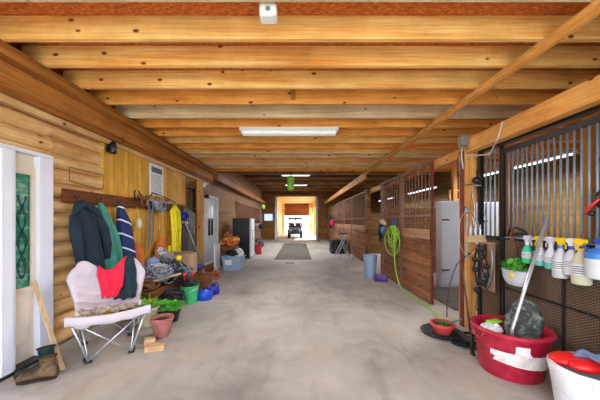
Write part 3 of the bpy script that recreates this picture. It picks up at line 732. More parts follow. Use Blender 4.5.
# t, y, z, halfwidth, wrap(forward at edges), rise at edges
TAB = [(0, -.25, .50, .28, 0, .01), (.2, -.12, .465, .28, .02, .03), (.42, .08, .47, .29, .05, .08), (.6, .20, .56, .33, .09, .10), (.8, .28, .70, .37, .12, .10), (1, .32, .80, .345, .11, .05)]
def seatpt(s, t, off=0):
    y, z, hw, wr, ri = interp(TAB, max(0, min(1, t)))
    e = abs(s)**2.2
    lobes = .13*math.sin(PI*min(1, abs(s))**1.6)*max(0, (t-.6)/.4)-.05*max(0, (t-.6)/.4)*max(0, abs(s)-.8)/.2
    p = Vector((s*hw, y-wr*e, z+ri*e*.9+lobes))
    if t > 1: p.z -= (t-1)*.2; p.y += .04+(t-1)*.1
    # normal-ish direction: up for seat, forward for back
    k = max(0, min(1, (t-.2)/.6))
    n = Vector((-s*.3, -k, 1-k*.7)).normalized()
    w = .006*math.sin(9*s+5*t)+.005*math.sin(17*t-4*s)
    return p+n*(off+w)
MB().grid(lambda a, b_: seatpt(a*2-1, b_), 36, 36).build('padded_seat', 'lav_cloth', ch, smooth=True, solid=.045)
m = MB()
pts = [(-.25+.50*k/24, -.262+.012*math.sin(k*1.7), .50+.01*math.sin(k*1.3)) for k in range(25)]
m.tube(pts, [.03+.008*math.sin(k*2.4) for k in range(25)], 10)
m.build('fur_trim', 'fur', ch, smooth=True)
def skirt(a, b_):
    x = -.36+.72*a
    return Vector((x, -.30-.02*math.sin(b_*PI)+.005*math.sin(a*30)*b_, .490-.085*b_-.035*math.sin(a*PI)+.005*math.sin(a*23)*b_))
MB().grid(skirt, 40, 6).build('front_sling', 'lav_cloth', ch, smooth=True, solid=.02)
MB().ball((-.22, -.29, .39), .05, 1.4, .5, .8).build('hanging_pocket', 'lav_cloth', ch, smooth=True)
fe = {(-1, -1): (-.18, -.28), (1, -1): (.18, -.28), (-1, 1): (-.22, .25), (1, 1): (.22, .25)}
tops = {(-1, -1): (-.33, -.27, .46), (1, -1): (.33, -.27, .46), (-1, 1): (-.31, .22, .55), (1, 1): (.31, .22, .55)}
for k, (x, y) in fe.items():
    MB().tube([(x, y, .02), tops[k]], .011, 8).build('leg', 'chrome', ch, smooth=True)
for a, b_ in (((-1, -1), (1, -1)), ((1, -1), (-1, -1)), ((-1, 1), (1, 1)), ((1, 1), (-1, 1)), ((1, -1), (1, 1)), ((1, 1), (1, -1)), ((-1, -1), (-1, 1)), ((-1, 1), (-1, -1))):
    MB().tube([(fe[a][0], fe[a][1], .03), (tops[b_][0]*.95, tops[b_][1]*.95, tops[b_][2]-.03)], .009, 8).build('brace', 'chrome', ch, smooth=True)
for k, (x, y) in fe.items():
    MB().tube([(x-.03*k[0], y, .016), (x+.02*k[0], y, .016), (x+.03*k[0], y-.03*k[1], .018), (x+.03*k[0], y-.05*k[1], .05)], .015, 8).build('rubber_foot', 'black_rubber', ch, smooth=True)
# clothes on chair
def drape(name, quad, mat, label, cat, off, seed):
    rr = random.Random(seed); p1 = rr.random()*6
    root = MB()
    TL, TR, BR, BL = quad
    def fn(a, b_):
        s = lerp(lerp(TL[0], TR[0], a), lerp(BL[0], BR[0], a), b_); t = lerp(lerp(TL[1], TR[1], a), lerp(BL[1], BR[1], a), b_)
        s += .03*math.sin(b_*9+p1)*(1 if a in (0, 1) else 1)
        p = seatpt(s, t, off+.012*math.sin(a*16+p1+b_*3)+.008*math.sin(b_*14+a*6))
        return Matrix.Rotation(rz, 3, 'Z') @ p + CC
    root.grid(fn, 26, 26)
    return tag(root.build(name, mat, smooth=True, solid=.012), label, cat)
drape('dark_jacket', [(-.42, 1.08), (.72, 1.08), (.95, .25), (.22, .42)], 'darkteal_cloth', 'dark teal garment draped over the lavender chair, under the red one', 'jacket', .05, 3)
drape('red_shirt', [(-.30, 1.10), (.56, 1.10), (.34, .46), (-.24, .42)], 'hotred_cloth', 'bright coral red garment draped over the back of the lavender chair', 'shirt', .085, 4)

# ------------------------------------------------------------ boots, lath
def boot(loc, rz, label, mats=('leather', 'leather'), hh=1.):
    t = thing('work_boot', label, 'boot', loc, rz, 'pair of worn boots by the door')
    # toe towards -x
    prof = []
    secs = [(-.172, .016, 0, .025), (-.165, .032, 0, .045), (-.145, .044, 0, .060), (-.11, .050, 0, .066), (-.07, .046, 0, .064), (-.035, .041, 0, .078), (0, .040, 0, .105), (.04, .041, 0, .15), (.08, .042, 0, .16), (.112, .036, 0, .13), (.13, .02, 0, .07)]
    rings = []
    for x, hw, _, hz in secs:
        rings.append([(x, hw*math.cos(2*PI*j/20), .014+hz*(.5+.5*math.sin(2*PI*j/20))) for j in range(20)])
    MB().rings(rings).build('foot', mats[0], t, smooth=True)
    sh = []
    for z, cx, rx, ry in [(.09, .06, .062, .041), (.13, .062, .056, .042), (.165, .062, .054, .045), (.19, .06, .058, .050), (.215, .056, .066, .056)]:
        sh.append([(cx+rx*math.cos(2*PI*j/20)*(1+.04*math.sin(3*j)), ry*math.sin(2*PI*j/20), z*hh+.012*math.cos(2*PI*j/20+1)) for j in range(20)])
    sh += [[(c[0]*.9+.006, c[1]*.85, c[2]-.002) for c in sh[-1]], [(c[0]*.85+.008, c[1]*.8, c[2]-.06) for c in sh[-1]]]
    MB().rings(sh).build('shaft', mats[1], t, smooth=True)
    so = []
    for z in (0, .026):
        so.append([(lerp(-.175, .125, (1-math.cos(a*PI/12))/2)*1., (.05 if a < 12 else -.05)*(math.sin(PI*(a % 12)/12)**.5 if a % 12 else .05), z) for a in range(24)])
    pts = [(-.178, 0), (-.165, .03), (-.12, .05), (-.05, .048), (.02, .038), (.09, .042), (.125, .03), (.13, 0), (.125, -.03), (.09, -.042), (.02, -.038), (-.05, -.048), (-.12, -.05), (-.165, -.03)]
    MB().prism([(x*.97, y*.95, 0) for x, y in pts], (0, 0, .020)).build('sole', 'sole', t)
    MB().tube([(.056+.067*math.cos(a*PI/10), .057*math.sin(a*PI/10), .212*hh+.012*math.cos(a*PI/10+1)) for a in range(21)], .008, 6, cap=False).build('cuff', 'leather_dark', t, smooth=True)
    MB().tube([(-.12, -.05, .02), (-.115, -.045, .06), (-.11, 0, .088), (-.115, .045, .06), (-.12, .05, .02)], .0025, 5).build('toe_seam', 'leather_dark', t)
    m = MB()
    for k in range(5):
        x = -.055+.022*k; z = .125+.016*k
        m.tube([(x, -.03, z-.01), (x, 0, z+.008), (x, .03, z-.01)], .0025, 5)
    m.build('laces', 'leather_dark', t)
    t.scale = (.95, .95, .95)
    return t
boot((-2.27, 2.42, 0), .35, 'worn brown leather boot nearest the camera beside the door threshold')
boot((-2.36, 2.50, 0), .45, 'dark boot standing behind the worn brown boot by the leaning lath', ('leather_dark', 'darkteal_cloth'), 1.2)
a, b_ = Vector((-2.19, 2.56, .0)), Vector((-2.585, 2.69, .80))
m = MB(); d = (b_-a).normalized(); sd = Vector((.2, .98, 0)).normalized(); sd = (sd-d*sd.dot(d)).normalized(); n3 = d.cross(sd)
off = Vector((0, 0, .012))
q = [a+off+sd*.02+n3*.008, a+off-sd*.02+n3*.008, a+off-sd*.02-n3*.008, a+off+sd*.02-n3*.008]
m.prism(q, b_-a)
tag(m.build('wooden_lath', 'scrap_z'), 'pale wooden lath leaning against the white door casing above the boots', 'stick')

# ------------------------------------------------------------ pots and plants
def leaf(m, c, d, l, w):
    d = Vector(d).normalized(); s = d.cross(Vector((0, 0, 1)))
    s = s.normalized() if s.length > .01 else Vector((1, 0, 0)); up = s.cross(d)
    c = Vector(c)
    a = m.verts([c, c+d*l*.35+s*w*.5+up*.01, c+d*l*.75+s*w*.4, c+d*l-up*l*.12, c+d*l*.75-s*w*.4, c+d*l*.35-s*w*.5+up*.01])
    m.face(a)
def bush(c, r, n, l, w, zs=.8, seed=1, upb=.5):
    rr = random.Random(seed); m = MB()
    for k in range(n):
        d = Vector((rr.gauss(0, 1), rr.gauss(0, 1), abs(rr.gauss(0, 1))*zs+.05)).normalized()
        p = Vector(c)+Vector((d.x, d.y, d.z*zs))*r*rr.uniform(.35, 1)
        leaf(m, p, d+Vector((rr.uniform(-.5, .5), rr.uniform(-.5, .5), rr.uniform(-.3, upb))), l*rr.uniform(.7, 1.2), w)
    for k in range(max(5, n//18)):
        d = Vector((rr.gauss(0, .6), rr.gauss(0, .6), 1)).normalized()
        m.tube([Vector(c)-Vector((0, 0, .04)), Vector(c)+d*r*.7], .004, 4)
    return m
def pot_prof(r0, r1, h, lip=.015):
    return [(r0*.95, 0), (r0, .004), (r1, h-lip*2), (r1+lip*.6, h-lip*2), (r1+lip*.6, h), (r1-.008, h), (r1-.012, h-.04)]
t = thing('potted_plant', 'mauve terracotta pot with bare soil in front of the lavender chair', 'plant pot', (-1.66, 3.36, 0))
MB().lathe(pot_prof(.088, .125, .23)).build('pot', 'terracotta', t, smooth='auto')
MB().lathe([(.11, .19), (.08, .20), (.02, .205)]).build('soil', 'soil', t)
t = thing('potted_plant', 'cream pot with spiky green leaves right of the chair', 'plant pot', (-2.03, 3.70, 0))
MB().lathe(pot_prof(.1, .14, .25)).build('pot', 'cream_pot', t, smooth='auto')
MB().lathe([(.125, .20), (.02, .215)]).build('soil', 'soil', t)
m = MB(); rr = random.Random(4)
for k in range(34):
    a = rr.random()*6.28; leaf(m, (.03*math.cos(a), .03*math.sin(a), .21), (math.cos(a), math.sin(a), rr.uniform(.4, 1.6)), rr.uniform(.16, .3), .022)
m.build('foliage', 'leaf', t)
t = thing('potted_plant', 'dark pot with bushy round leaved green plant behind the mauve pot', 'plant pot', (-1.78, 3.86, 0))
MB().lathe(pot_prof(.09, .12, .17)).build('pot', 'black_plastic', t, smooth='auto')
MB().lathe([(.11, .13), (.02, .14)]).build('soil', 'soil', t)
bush((0, 0, .17), .17, 170, .06, .055, .6, 8, 1.2).build('foliage', 'leaf', t)
def rbox(name, mat, cx, cy, z0, sx, sy, sz, ang, label, cat, bev=.004, group=None):
    M4 = Matrix.Translation((cx, cy, z0)) @ Matrix.Rotation(ang, 4, 'Z')
    return tag(MB().box(-sx/2, sx/2, -sy/2, sy/2, 0, sz, bev, M4).build(name, mat), label, cat, group)
rbox('brick', 'brick', -1.66, 3.08, 0, .11, .09, .085, .5, 'short tan brick piece lying below the mauve pot, left one', 'brick')
rbox('brick', 'brick', -1.55, 2.98, 0, .19, .09, .06, .35, 'long flat tan brick on the floor, right of the short piece', 'brick')

def sack(c, r, mat, label, s=(1, 1, 1), seed=1, name='feed_bag', cat='bag', group='bags over the tote'):
    rr = random.Random(seed); m = MB().ball(c, r, *s, 3)
    for v in m.bm.verts: v.co += Vector((rr.uniform(-1, 1), rr.uniform(-1, 1), rr.uniform(-1, 1)))*r*.16
    return tag(m.build(name, mat), label, cat, group)
# ------------------------------------------------------------ bench and clutter
t = thing('low_bench', 'low brown wooden bench buried under clutter along the yellow paneling', 'bench', (-2.3, 5.15, 0), world=True)
MB().box(-2.62, -2.12, 4.0, 6.15, .32, .36, .004).build('bench_top', 'bench_wood', t)
MB().box(-2.15, -2.12, 4.05, 6.1, .16, .32).build('front_board', 'bench_wood', t)
for x in (-2.6, -2.21):
    for y in (4.04, 6.05): MB().box(x, x+.06, y, y+.06, 0, .32).build('leg', 'bench_wood', t)
def curl(cx, cy, cz, r, n, rad, seed, flat=.6, turns=14):
    rr = random.Random(seed); m = MB()
    for k in range(n):
        pts = []; a0 = rr.random()*6; tilt = Matrix.Rotation(rr.uniform(-.9, .9), 3, 'X') @ Matrix.Rotation(rr.uniform(-.9, .9), 3, 'Y')
        rk = r*rr.uniform(.45, 1); o = Vector((rr.uniform(-1, 1)*r*.35, rr.uniform(-1, 1)*r*.35, rr.uniform(-1, 1)*r*.2))
        for j in range(turns+1):
            a = a0+j*2*PI*.93/turns
            pts.append(Vector((cx, cy, cz))+o+tilt @ Vector((rk*math.cos(a), rk*math.sin(a), r*.15*math.sin(3*a)))*1.0)
        pts = [Vector((p.x, p.y, cz+(p.z-cz)*flat)) for p in pts]
        m.tube(pts, rad, 6)
    return m
tag(curl(-2.28, 4.45, .56, .24, 20, .011, 3, .75).build('rope_tangle', 'rope_blue', smooth=True), 'tangle of blue grey rope heaped on the near end of the bench', 'rope')
tag(curl(-2.12, 4.95, .53, .2, 15, .011, 5, .8).build('rope_tangle', 'rope_blue', smooth=True), 'tangle of blue grey rope in front of the cardboard box', 'rope')
tag(curl(-1.97, 4.32, .2, .17, 18, .013, 6, .9).build('cable_tangle', 'cable', smooth=True), 'tangle of dark cable hanging below the bench edge left of the green bucket', 'cable')
m = MB().ball((-2.44, 4.62, .68), .13, .8, 1, .9, 3)
for v in m.bm.verts: v.co += Vector((R.uniform(-.015, .015), R.uniform(-.015, .015), R.uniform(-.015, .015)))
tag(m.build('cloth_heap', 'denim', smooth=True), 'crumpled blue cloth heap on the bench against the paneling', 'cloth')
m = MB().ball((-2.25, 5.05, .45), .16, .9, 1.4, .6, 3)
for v in m.bm.verts: v.co += Vector((R.uniform(-.012, .012), R.uniform(-.012, .012), R.uniform(-.012, .012)))
tag(m.build('cloth_heap', 'navy_cloth', smooth=True), 'dark crumpled bag low on the bench under the rope tangles', 'cloth')
def leanboard(y, z0, w, h, label):
    pts = []
    for k in range(13):
        a = PI*k/12; pts.append((y+w/2*math.cos(a), z0+h*.55+h*.45*math.sin(a)))
    pts += [(y-w/2*.8, z0), (y+w/2*.8, z0)]
    m = MB().prism([(LX+.03+(.12 if zz < z0+.1 else .06), yy, zz) for yy, zz in pts], (.04, 0, 0))
    tag(m.build('curved_board', 'orange_wood'), label, 'board', 'orange boards against the paneling')
leanboard(4.32, .36, .42, .70, 'orange brown rounded board leaning on the paneling right of the striped jacket')
leanboard(5.14, .36, .44, .72, 'orange brown rounded board leaning on the paneling behind the blue cloth')
t = thing('cardboard_box', 'cardboard box standing on the bench beneath the yellow straps', 'box', (-2.24, 5.5, .36), .12)
MB().box(-.18, .18, -.16, .16, 0, .40, .004).build('carton', 'card', t)
MB().prism([(-.18, -.16, .402), (.18, -.16, .402), (.2, -.26, .45), (-.17, -.25, .46)], (0, 0, .006)).build('flap', 'card', t)
MB().box(-.03, .03, -.162, .162, .401, .405).build('tape', 'tape', t)
tag(MB().ball((-2.12, 4.88, .74), .055).build('ball', 'yellow', smooth=True), 'small yellow ball on the pile left of the cardboard box', 'ball')
tag(MB().box(-2.4, -2.06, 5.72, 6.14, .365, .41, .01).build('folded_mat', 'uv_grey'), 'dark folded mat on the far end of the bench', 'mat')
tag(MB().box(-2.44, -2.08, 5.70, 6.1, .412, .455, .015).build('folded_tarp', 'blue_plastic'), 'blue folded tarp on the far end of the bench over the dark mat', 'tarp')
M4 = Matrix.Translation((-2.12, 4.3, .50)) @ Matrix.Rotation(.9, 4, 'Z') @ Matrix.Rotation(-.12, 4, 'Y')
tag(MB().box(-.3, .3, -.03, .03, -.012, .012, .003, M4).build('wooden_plank', 'scrap'), 'pale wooden plank poking out across the near end of the bench', 'plank')
t = thing('tool_case', 'yellow and black tool case on the floor below the near end of the bench', 'case', (-2.2, 3.92, 0), .3)
MB().box(-.14, .14, -.09, .09, 0, .2, .015).build('case_body', 'black_plastic', t)
MB().box(-.145, .145, -.095, .095, .2, .27, .02).build('lid', 'yellow', t)
MB().tube([(-.05, 0, .27), (-.05, 0, .31), (.05, 0, .31), (.05, 0, .27)], .01).build('handle', 'black_plastic', t)
for args in [(-2.4, 4.25, .60, .16, 12, .012, 31, .9, 'steel', 'grey metal tangle heaped left on the bench by the orange board'), (-2.3, 4.9, .72, .17, 12, .009, 32, .9, 'rope_blue', 'blue grey rope heap between the orange board and the box'),
             (-2.1, 4.7, .44, .17, 14, .010, 33, .8, 'black_strap', 'black strap tangle on the front edge of the bench'), (-2.25, 4.1, .46, .15, 10, .012, 34, .7, 'rust', 'rusty wire tangle on the near end of the bench'),
             (-2.35, 4.75, .88, .10, 8, .008, 35, .9, 'chrome', 'silver wire bundle at the top of the bench heap'), (-2.02, 5.0, .28, .15, 12, .011, 36, .8, 'cable', 'dark cable tangle under the bench edge behind the green bucket')]:
    tag(curl(*args[:8]).build('wire_tangle', args[8], smooth=True), args[9], 'tangle')
tag(MB().box(-2.5, -2.2, 4.05, 4.3, .365, .40, .006).build('magazine', 'navy_cloth'), 'flat dark blue packet on the near end of the bench', 'packet')
sack((-2.05, 4.12, .12), .11, 'navy_cloth', 'dark bundle on the floor under the near end of the bench', (1, 1.2, .9), 41, 'cloth_bundle', 'bundle', None)
rbox('wooden_crate', 'bench_wood', -1.98, 5.75, 0, .2, .5, .26, 0, 'low brown crate on the floor behind the blue jugs', 'crate')
for args in [(-2.2, 4.35, .62, .13, 9, .008, 51, 1, 'rope_white', 'off white cord tangle on top of the near heap of blue grey rope'), (-2.12, 4.8, .60, .12, 9, .009, 52, 1, 'cable', 'dark cord tangle on the rope heap in front of the cardboard box'), (-2.42, 4.9, .60, .12, 8, .012, 53, 1, 'black_strap', 'black strap heap against the paneling behind the rope')]:
    tag(curl(*args[:8]).build('wire_tangle', args[8], smooth=True), args[9], 'tangle')
# more ironware on the rack
for k, (y, z, mm, l) in enumerate([(4.5, 1.80, 'rust', 'rusty iron lump on the rack near the open hook'), (4.72, 1.81, 'rust', 'rusty iron lump on the rack above the blue strap'), (5.4, 1.80, 'rust_steel', 'brown iron lump on the rack right of the notice')]):
    m = MB().ball((LX+.08, y, z), .05, .8, 1.7, .7)
    for v in m.bm.verts: v.co += Vector((0, R.uniform(-.02, .02), R.uniform(-.02, .02)))
    tag(m.build('iron_piece', mm), l, 'ironware')
tag(curl(LX+.13, 4.95, 1.66, .11, 8, .010, 40, 1).build('wire_tangle', 'galv', smooth=True), 'grey wire hank hanging on the rack below the notice', 'tangle')
# green bucket w/ cables
t = thing('bucket', 'bright green bucket stuffed with dark cables on the floor by the bench', 'bucket', (-1.86, 4.72, 0))
MB().lathe([(.115, 0), (.12, .005), (.15, .27), (.16, .275), (.16, .30), (.146, .30), (.14, .25), (.11, .03)], cap1=False).build('bucket_body', 'green_plastic', t, smooth='auto')
MB().tube([(-.155, 0, .28)]+[(.16*math.cos(PI-k*PI/10), -.16*math.sin(k*PI/10), .28-.06*math.sin(k*PI/10)) for k in range(1, 10)]+[(.155, 0, .28)], .005, 6).build('handle', 'chrome', t)
bt = tag(curl(-1.86, 4.72, .34, .125, 16, .010, 12, 1.0).build('cable_tangle', 'cable', smooth=True), 'dark cables with two red grips heaped in the green bucket', 'cable')
for k, (x, y, l) in enumerate([(-1.93, 4.66, 'left'), (-1.82, 4.74, 'right')]):
    g_ = MB().ball((x, y, .48), .032, 1, 1, 1.3).tube([(x, y, .46), (x+.01, y, .34)], .008, 6)
    bmesh.ops.translate(g_.bm, verts=g_.bm.verts[:], vec=-bt.location)
    partlabel(g_.build('grip', 'red_plastic', bt, smooth=True), 'red grip')
def jug(loc, r, h, label, mat, ang):
    t = thing('water_jug', label, 'jug', loc, ang, 'blue jugs beside the green bucket')
    MB().lathe([(r*.95, 0), (r, .02), (r*1.02, h*.55), (r*.9, h*.8), (r*.45, h), (.03, h)], sx=1.05, sy=.8).build('jug_body', mat, t, smooth='auto')
    m = MB()
    for z in (.25, .5): m.lathe([(r*1.02, h*z), (r*1.05, h*z+.008), (r*1.02, h*z+.016)], sx=1.05, sy=.8)
    m.build('rib', mat, t)
    MB().lathe([(.032, h-.003), (.032, h+.03), (.01, h+.032)]).build('cap', 'black_plastic', t)
    MB().tube([(.04, 0, h-.01), (.06, 0, h+.05), (.12, 0, h*.95), (.125, 0, h*.72)], .01, 8).build('handle', mat, t, smooth=True)
jug((-1.66, 4.9, 0), .125, .19, 'royal blue jug on the floor just right of the green bucket', 'blue_plastic', .4)
jug((-1.62, 5.28, 0), .12, .17, 'deep blue jug behind the royal blue one', 'deep_blue', 1.1)
m = MB()
pts = [(-2.0, 6.5, .03), (-1.92, 6.7, .02), (-2.02, 6.95, .12), (-2.15, 7.0, .2), (-2.0, 6.7, .1), (-1.9, 6.5, .02), (-2.0, 6.9, .02), (-2.15, 7.2, .02), (-2.05, 6.6, .15), (-2.2, 6.45, .05), (-2.1, 7.05, .06), (-2.3, 7.3, .02)]
sm = []
for i in range(len(pts)-1):
    for j in range(5): sm.append(Vector(pts[i]).lerp(Vector(pts[i+1]), j/5)+Vector((.03*math.sin(i+j), .02*math.cos(j*2), 0)))
m.tube(sm, .014, 6)
tag(m.build('extension_cord', 'orange_cord', smooth=True), 'orange cord lying in loops on the floor past the bench', 'cord')

M['bag_print'] = stained('printed feed bag', S(196,40,24), S(232,110,36), S(246,206,90), 11, .6, thr=(.42, .5, .56), bmp=.4)
M['bag_print_dark'] = stained('brown printed bag', S(60,36,26), S(176,70,30), S(228,190,130), 12, .6, thr=(.42, .5, .58), bmp=.4)
# ------------------------------------------------------------ further left: tote, bags, fridge
t = thing('storage_tote', 'translucent bluish storage tote on the floor before the black refrigerator', 'box', (-1.86, 7.95, 0), -.15)
r_ = []
for z, k in ((0, .82), (.01, .85), (.36, .98), (.37, 1.05), (.40, 1.05), (.40, .97), (.05, .83)):
    r_.append([(x*k, y*k, z) for x, y in ((-.28, -.2), (.28, -.2), (.28, .2), (-.28, .2))])
MB().rings(r_, cap1=True).build('tote_body', 'clear_bin', t)
MB().box(-.18, .02, -.2, -.19, .16, .3).build('paper_label', 'paper', t)
sack((-1.9, 7.95, .46), .15, 'black_plastic', 'black crumpled bag lying in the tote', (1.3, 1, .7), 3)
sack((-1.72, 8.0, .46), .13, 'white_plastic', 'white crumpled bag in the right side of the tote', (1, 1, 1.1), 4)
tag(MB().box(-2.35, -1.9, 8.5, 8.8, 0, .62, .01).build('crate', 'bench_wood'), 'brown crate behind the tote carrying the orange bags', 'crate')
sack((-2.15, 8.62, .75), .17, 'bag_print', 'orange bag on the crate behind the tote', (1.2, 1, .8), 5)
sack((-1.95, 8.56, .79), .14, 'bag_print', 'orange and red bag on top of the crate behind the tote', (1, 1, .9), 6)
sack((-2.2, 8.6, .96), .12, 'bag_print_dark', 'brown printed bag heaped on the orange one', (1.1, .9, .8), 7)
tag(MB().box(-2.33, -2.29, 7.6, 8.1, .001, .75, .004).build('white_board', 'white_plastic'), 'narrow white board standing left of the tote', 'board')
for k, (x, y, z, r, mm, l) in enumerate([(-2.32, 8.55, .72, .1, 'bag_print_dark', 'dark printed bag at the left of the crate behind the tote'), (-2.02, 8.52, .71, .09, 'bag_print', 'small orange printed bag at the front of the crate behind the tote'), (-1.72, 7.85, .34, .1, 'milky', 'white bag low in the tote'), (-2.0, 7.85, .36, .09, 'denim', 'blue bag low in the left of the tote')]):
    sack((x, y, z), r, mm, l, (1.2, 1, .8), 60+k)
t = thing('refrigerator', 'black refrigerator with white door side standing against the left wall', 'refrigerator', (-2.1, 10.7, 0), world=True)
MB().box(-2.42, -1.80, 10.15, 11.0, .04, 1.5, .01).build('cabinet', 'black_paint', t)
MB().box(-1.795, -1.74, 10.17, 10.98, .06, 1.02, .012).build('door', 'white_metal', t)
MB().box(-1.795, -1.74, 10.17, 10.98, 1.04, 1.49, .012).build('door', 'white_metal', t)
MB().tube([(-1.73, 10.3, .7), (-1.70, 10.3, .72), (-1.70, 10.3, .98), (-1.73, 10.3, 1.0)], .01).build('handle', 'galv', t)
for x in (-2.38, -1.86):
    for y in (10.2, 10.9): MB().box(x, x+.04, y, y+.05, 0, .04).build('foot', 'black_rubber', t)
t = thing('fuel_can', 'red can on the floor just past the black refrigerator', 'can', (-1.66, 11.6, 0))
MB().box(-.12, .12, -.1, .1, 0, .42, .03).build('can_body', 'red_plastic', t)
MB().tube([(-.08, 0, .41), (-.06, 0, .5), (.05, 0, .5), (.07, 0, .41)], .014).build('handle', 'red_plastic', t)
MB().lathe([(.03, .41), (.03, .46), (.015, .47)], (.09, 0, 0)).build('cap', 'black_plastic', t)
for k, (x, y, z, m_, l) in enumerate([(-2.35, 12.2, .7, 'leather_dark', 'dark leather saddle hanging on the left stall front behind the red can'), (-2.35, 14.3, .8, 'uv_grey', 'dark horse blanket hanging on the middle left stall front'), (-2.3, 17.3, .75, 'navy_cloth', 'dark blanket hanging on the farthest left stall front')]):
    t = thing('hanging_tack', l, 'tack', (x, y, z-.4), world=True, group='tack along the left stalls')
    m = MB().ball((x, y, z+.3), .2, .9, 1.5, .9, 3)
    m.build('padded_part', m_, t, smooth=True)
    MB().tube([(x, y-.1, z+.2), (x+.02, y-.12, z-.1), (x, y, z-.3), (x, y+.1, z-.1), (x, y+.12, z+.2)], .02, 8).build('strap', 'leather_dark', t, smooth=True)
    MB().tube([(x, y, z+.45), (-2.56, y, z+.8)], .012, 6).build('hanger', 'steel_dark', t)
sack((-2.0, 12.6, .22), .22, 'black_rubber', 'dark sack slumped on the floor past the red can', (1, 1.3, 1), 9, 'feed_sack', 'sack', None)
sack((-2.0, 13.9, .25), .25, 'uv_grey', 'grey sack slumped on the floor along the left stalls', (1, 1.2, 1), 10, 'feed_sack', 'sack', None)

# ------------------------------------------------------------ floor mat, drain
tag(MB().box(-.86, .5, 10, 17.1, 0, .015, .004).build('rubber_mat', 'mat'), 'long dark rubber mat down the middle of the aisle', 'mat')
tag(MB().box(-.42, -.12, 9.0, 9.25, 0, .006).build('floor_drain', 'steel_dark'), 'small dark floor drain in front of the long rubber mat', 'drain')

# ------------------------------------------------------------ right aisle objects
t = thing('round_bin', 'tall blue grey plastic bin beside the hanging hose', 'bin', (1.8, 6.85, 0))
MB().lathe([(.125, 0), (.13, .01), (.165, .52), (.175, .525), (.175, .56), (.158, .56), (.12, .04)], cap1=False).build('bin_body', 'bluegrey_bin', t, smooth='auto')
MB().lathe([(.118, .05), (.01, .052)]).build('bin_bottom', 'bluegrey_bin', t)
t = thing('dustpan', 'purple dustpan on the floor right of the blue grey bin', 'dustpan', (1.95, 6.45, 0), -.3)
MB().prism([(-.15, -.16, .0), (.15, -.16, .0), (.12, .12, .0), (-.12, .12, .0)], (0, 0, .012)).box(-.13, .13, .1, .12, .0, .13).prism([(-.15, -.15, .012), (-.12, .11, .012), (-.12, .11, .13)], (.008, 0, 0)).prism([(.142, -.15, .012), (.112, .11, .012), (.112, .11, .13)], (.008, 0, 0)).build('pan', 'purple', t)
MB().tube([(0, .11, .12), (.05, .22, .5), (.07, .26, .62)], .011, 8).build('handle', 'rust_steel', t)
# hose
t = thing('garden_hose', 'lime green hose hung in long loops on the stall front and trailing along the floor', 'hose', (2.1, 6.1, 0), world=True)
hx = 2.12
m = MB()
yc = 5.98
for k in range(7):
    rr = random.Random(k); w = .10+.045*k; zb_ = .60+.06*((k*3)%7)
    pts = []
    for j in range(25):
        a = 2*PI*j/24
        zt_ = 1.30
        pts.append((hx-.02-.012*k-.05*math.sin(a)*(k%3-1), yc+w*math.sin(a)*(1.0 if math.cos(a) < .3 else .55+.0*k)+.02*rr.uniform(-1, 1)*0, (zt_+zb_)/2+(zt_-zb_)/2*math.cos(a)))
    m.tube(pts, .010, 8, cap=False)
m.build('coil', 'lime', t, smooth=True)
pts = [(hx-.02, 5.95, 1.2), (hx-.07, 5.85, .7), (hx-.08, 5.7, .3), (hx-.06, 5.5, .06), (hx-.04, 5.3, .016), (2.1, 4.9, .016), (2.09, 4.5, .016), (2.08, 4.2, .016), (2.0, 3.85, .016), (1.98, 3.6, .016), (2.03, 3.4, .016), (2.16, 3.2, .016), (2.2, 3.1, .016), (2.25, 2.98, .016)]
sm = []
for i in range(len(pts)-1):
    p0, p1, p2, p3 = [Vector(pts[max(0, min(len(pts)-1, i+q))]) for q in (-1, 0, 1, 2)]
    for j in range(6):
        u = j/6; sm.append(.5*((2*p1)+(-p0+p2)*u+(2*p0-5*p1+4*p2-p3)*u*u+(-p0+3*p1-3*p2+p3)*u**3))
MB().tube(sm, .012, 8).build('trailing_end', 'lime', t, smooth=True)
tag(MB().lathe([(.02, 0), (.035, .02), (.035, .07), (.015, .09)], (2.11, 6.02, 1.3), 14).tube([(2.11, 6.02, 1.36), (2.17, 6.05, 1.42)], .012).build('hose_hook', 'blue_plastic', smooth='auto'), 'blue hook that holds the lime green hose', 'hook')
# glove bundle / brushes on the post
t = thing('halter', 'tan halter hanging over the top plank beside the hose', 'halter', (2.12, 7.0, .9), world=True)
MB().tube([(2.14, 6.95, 1.36), (2.08, 6.8, 1.4), (2.06, 6.7, 1.37), (2.08, 6.55, 1.33)], [.04, .06, .06, .03], 10).build('noseband', 'cream_pot', t, smooth=True)
MB().tube([(2.1, 7.0, 1.34), (2.08, 7.02, 1.1), (2.1, 7.05, .86)], [.03, .035, .02], 8).tube([(2.1, 6.85, 1.34), (2.07, 6.85, 1.15), (2.09, 6.87, .95)], [.03, .03, .02], 8).build('strap', 'navy_cloth', t, smooth=True)
MB().ball((2.08, 6.75, 1.18), .05, 1, .8, 1.7).build('tassel', 'sky_plastic', t, smooth=True)
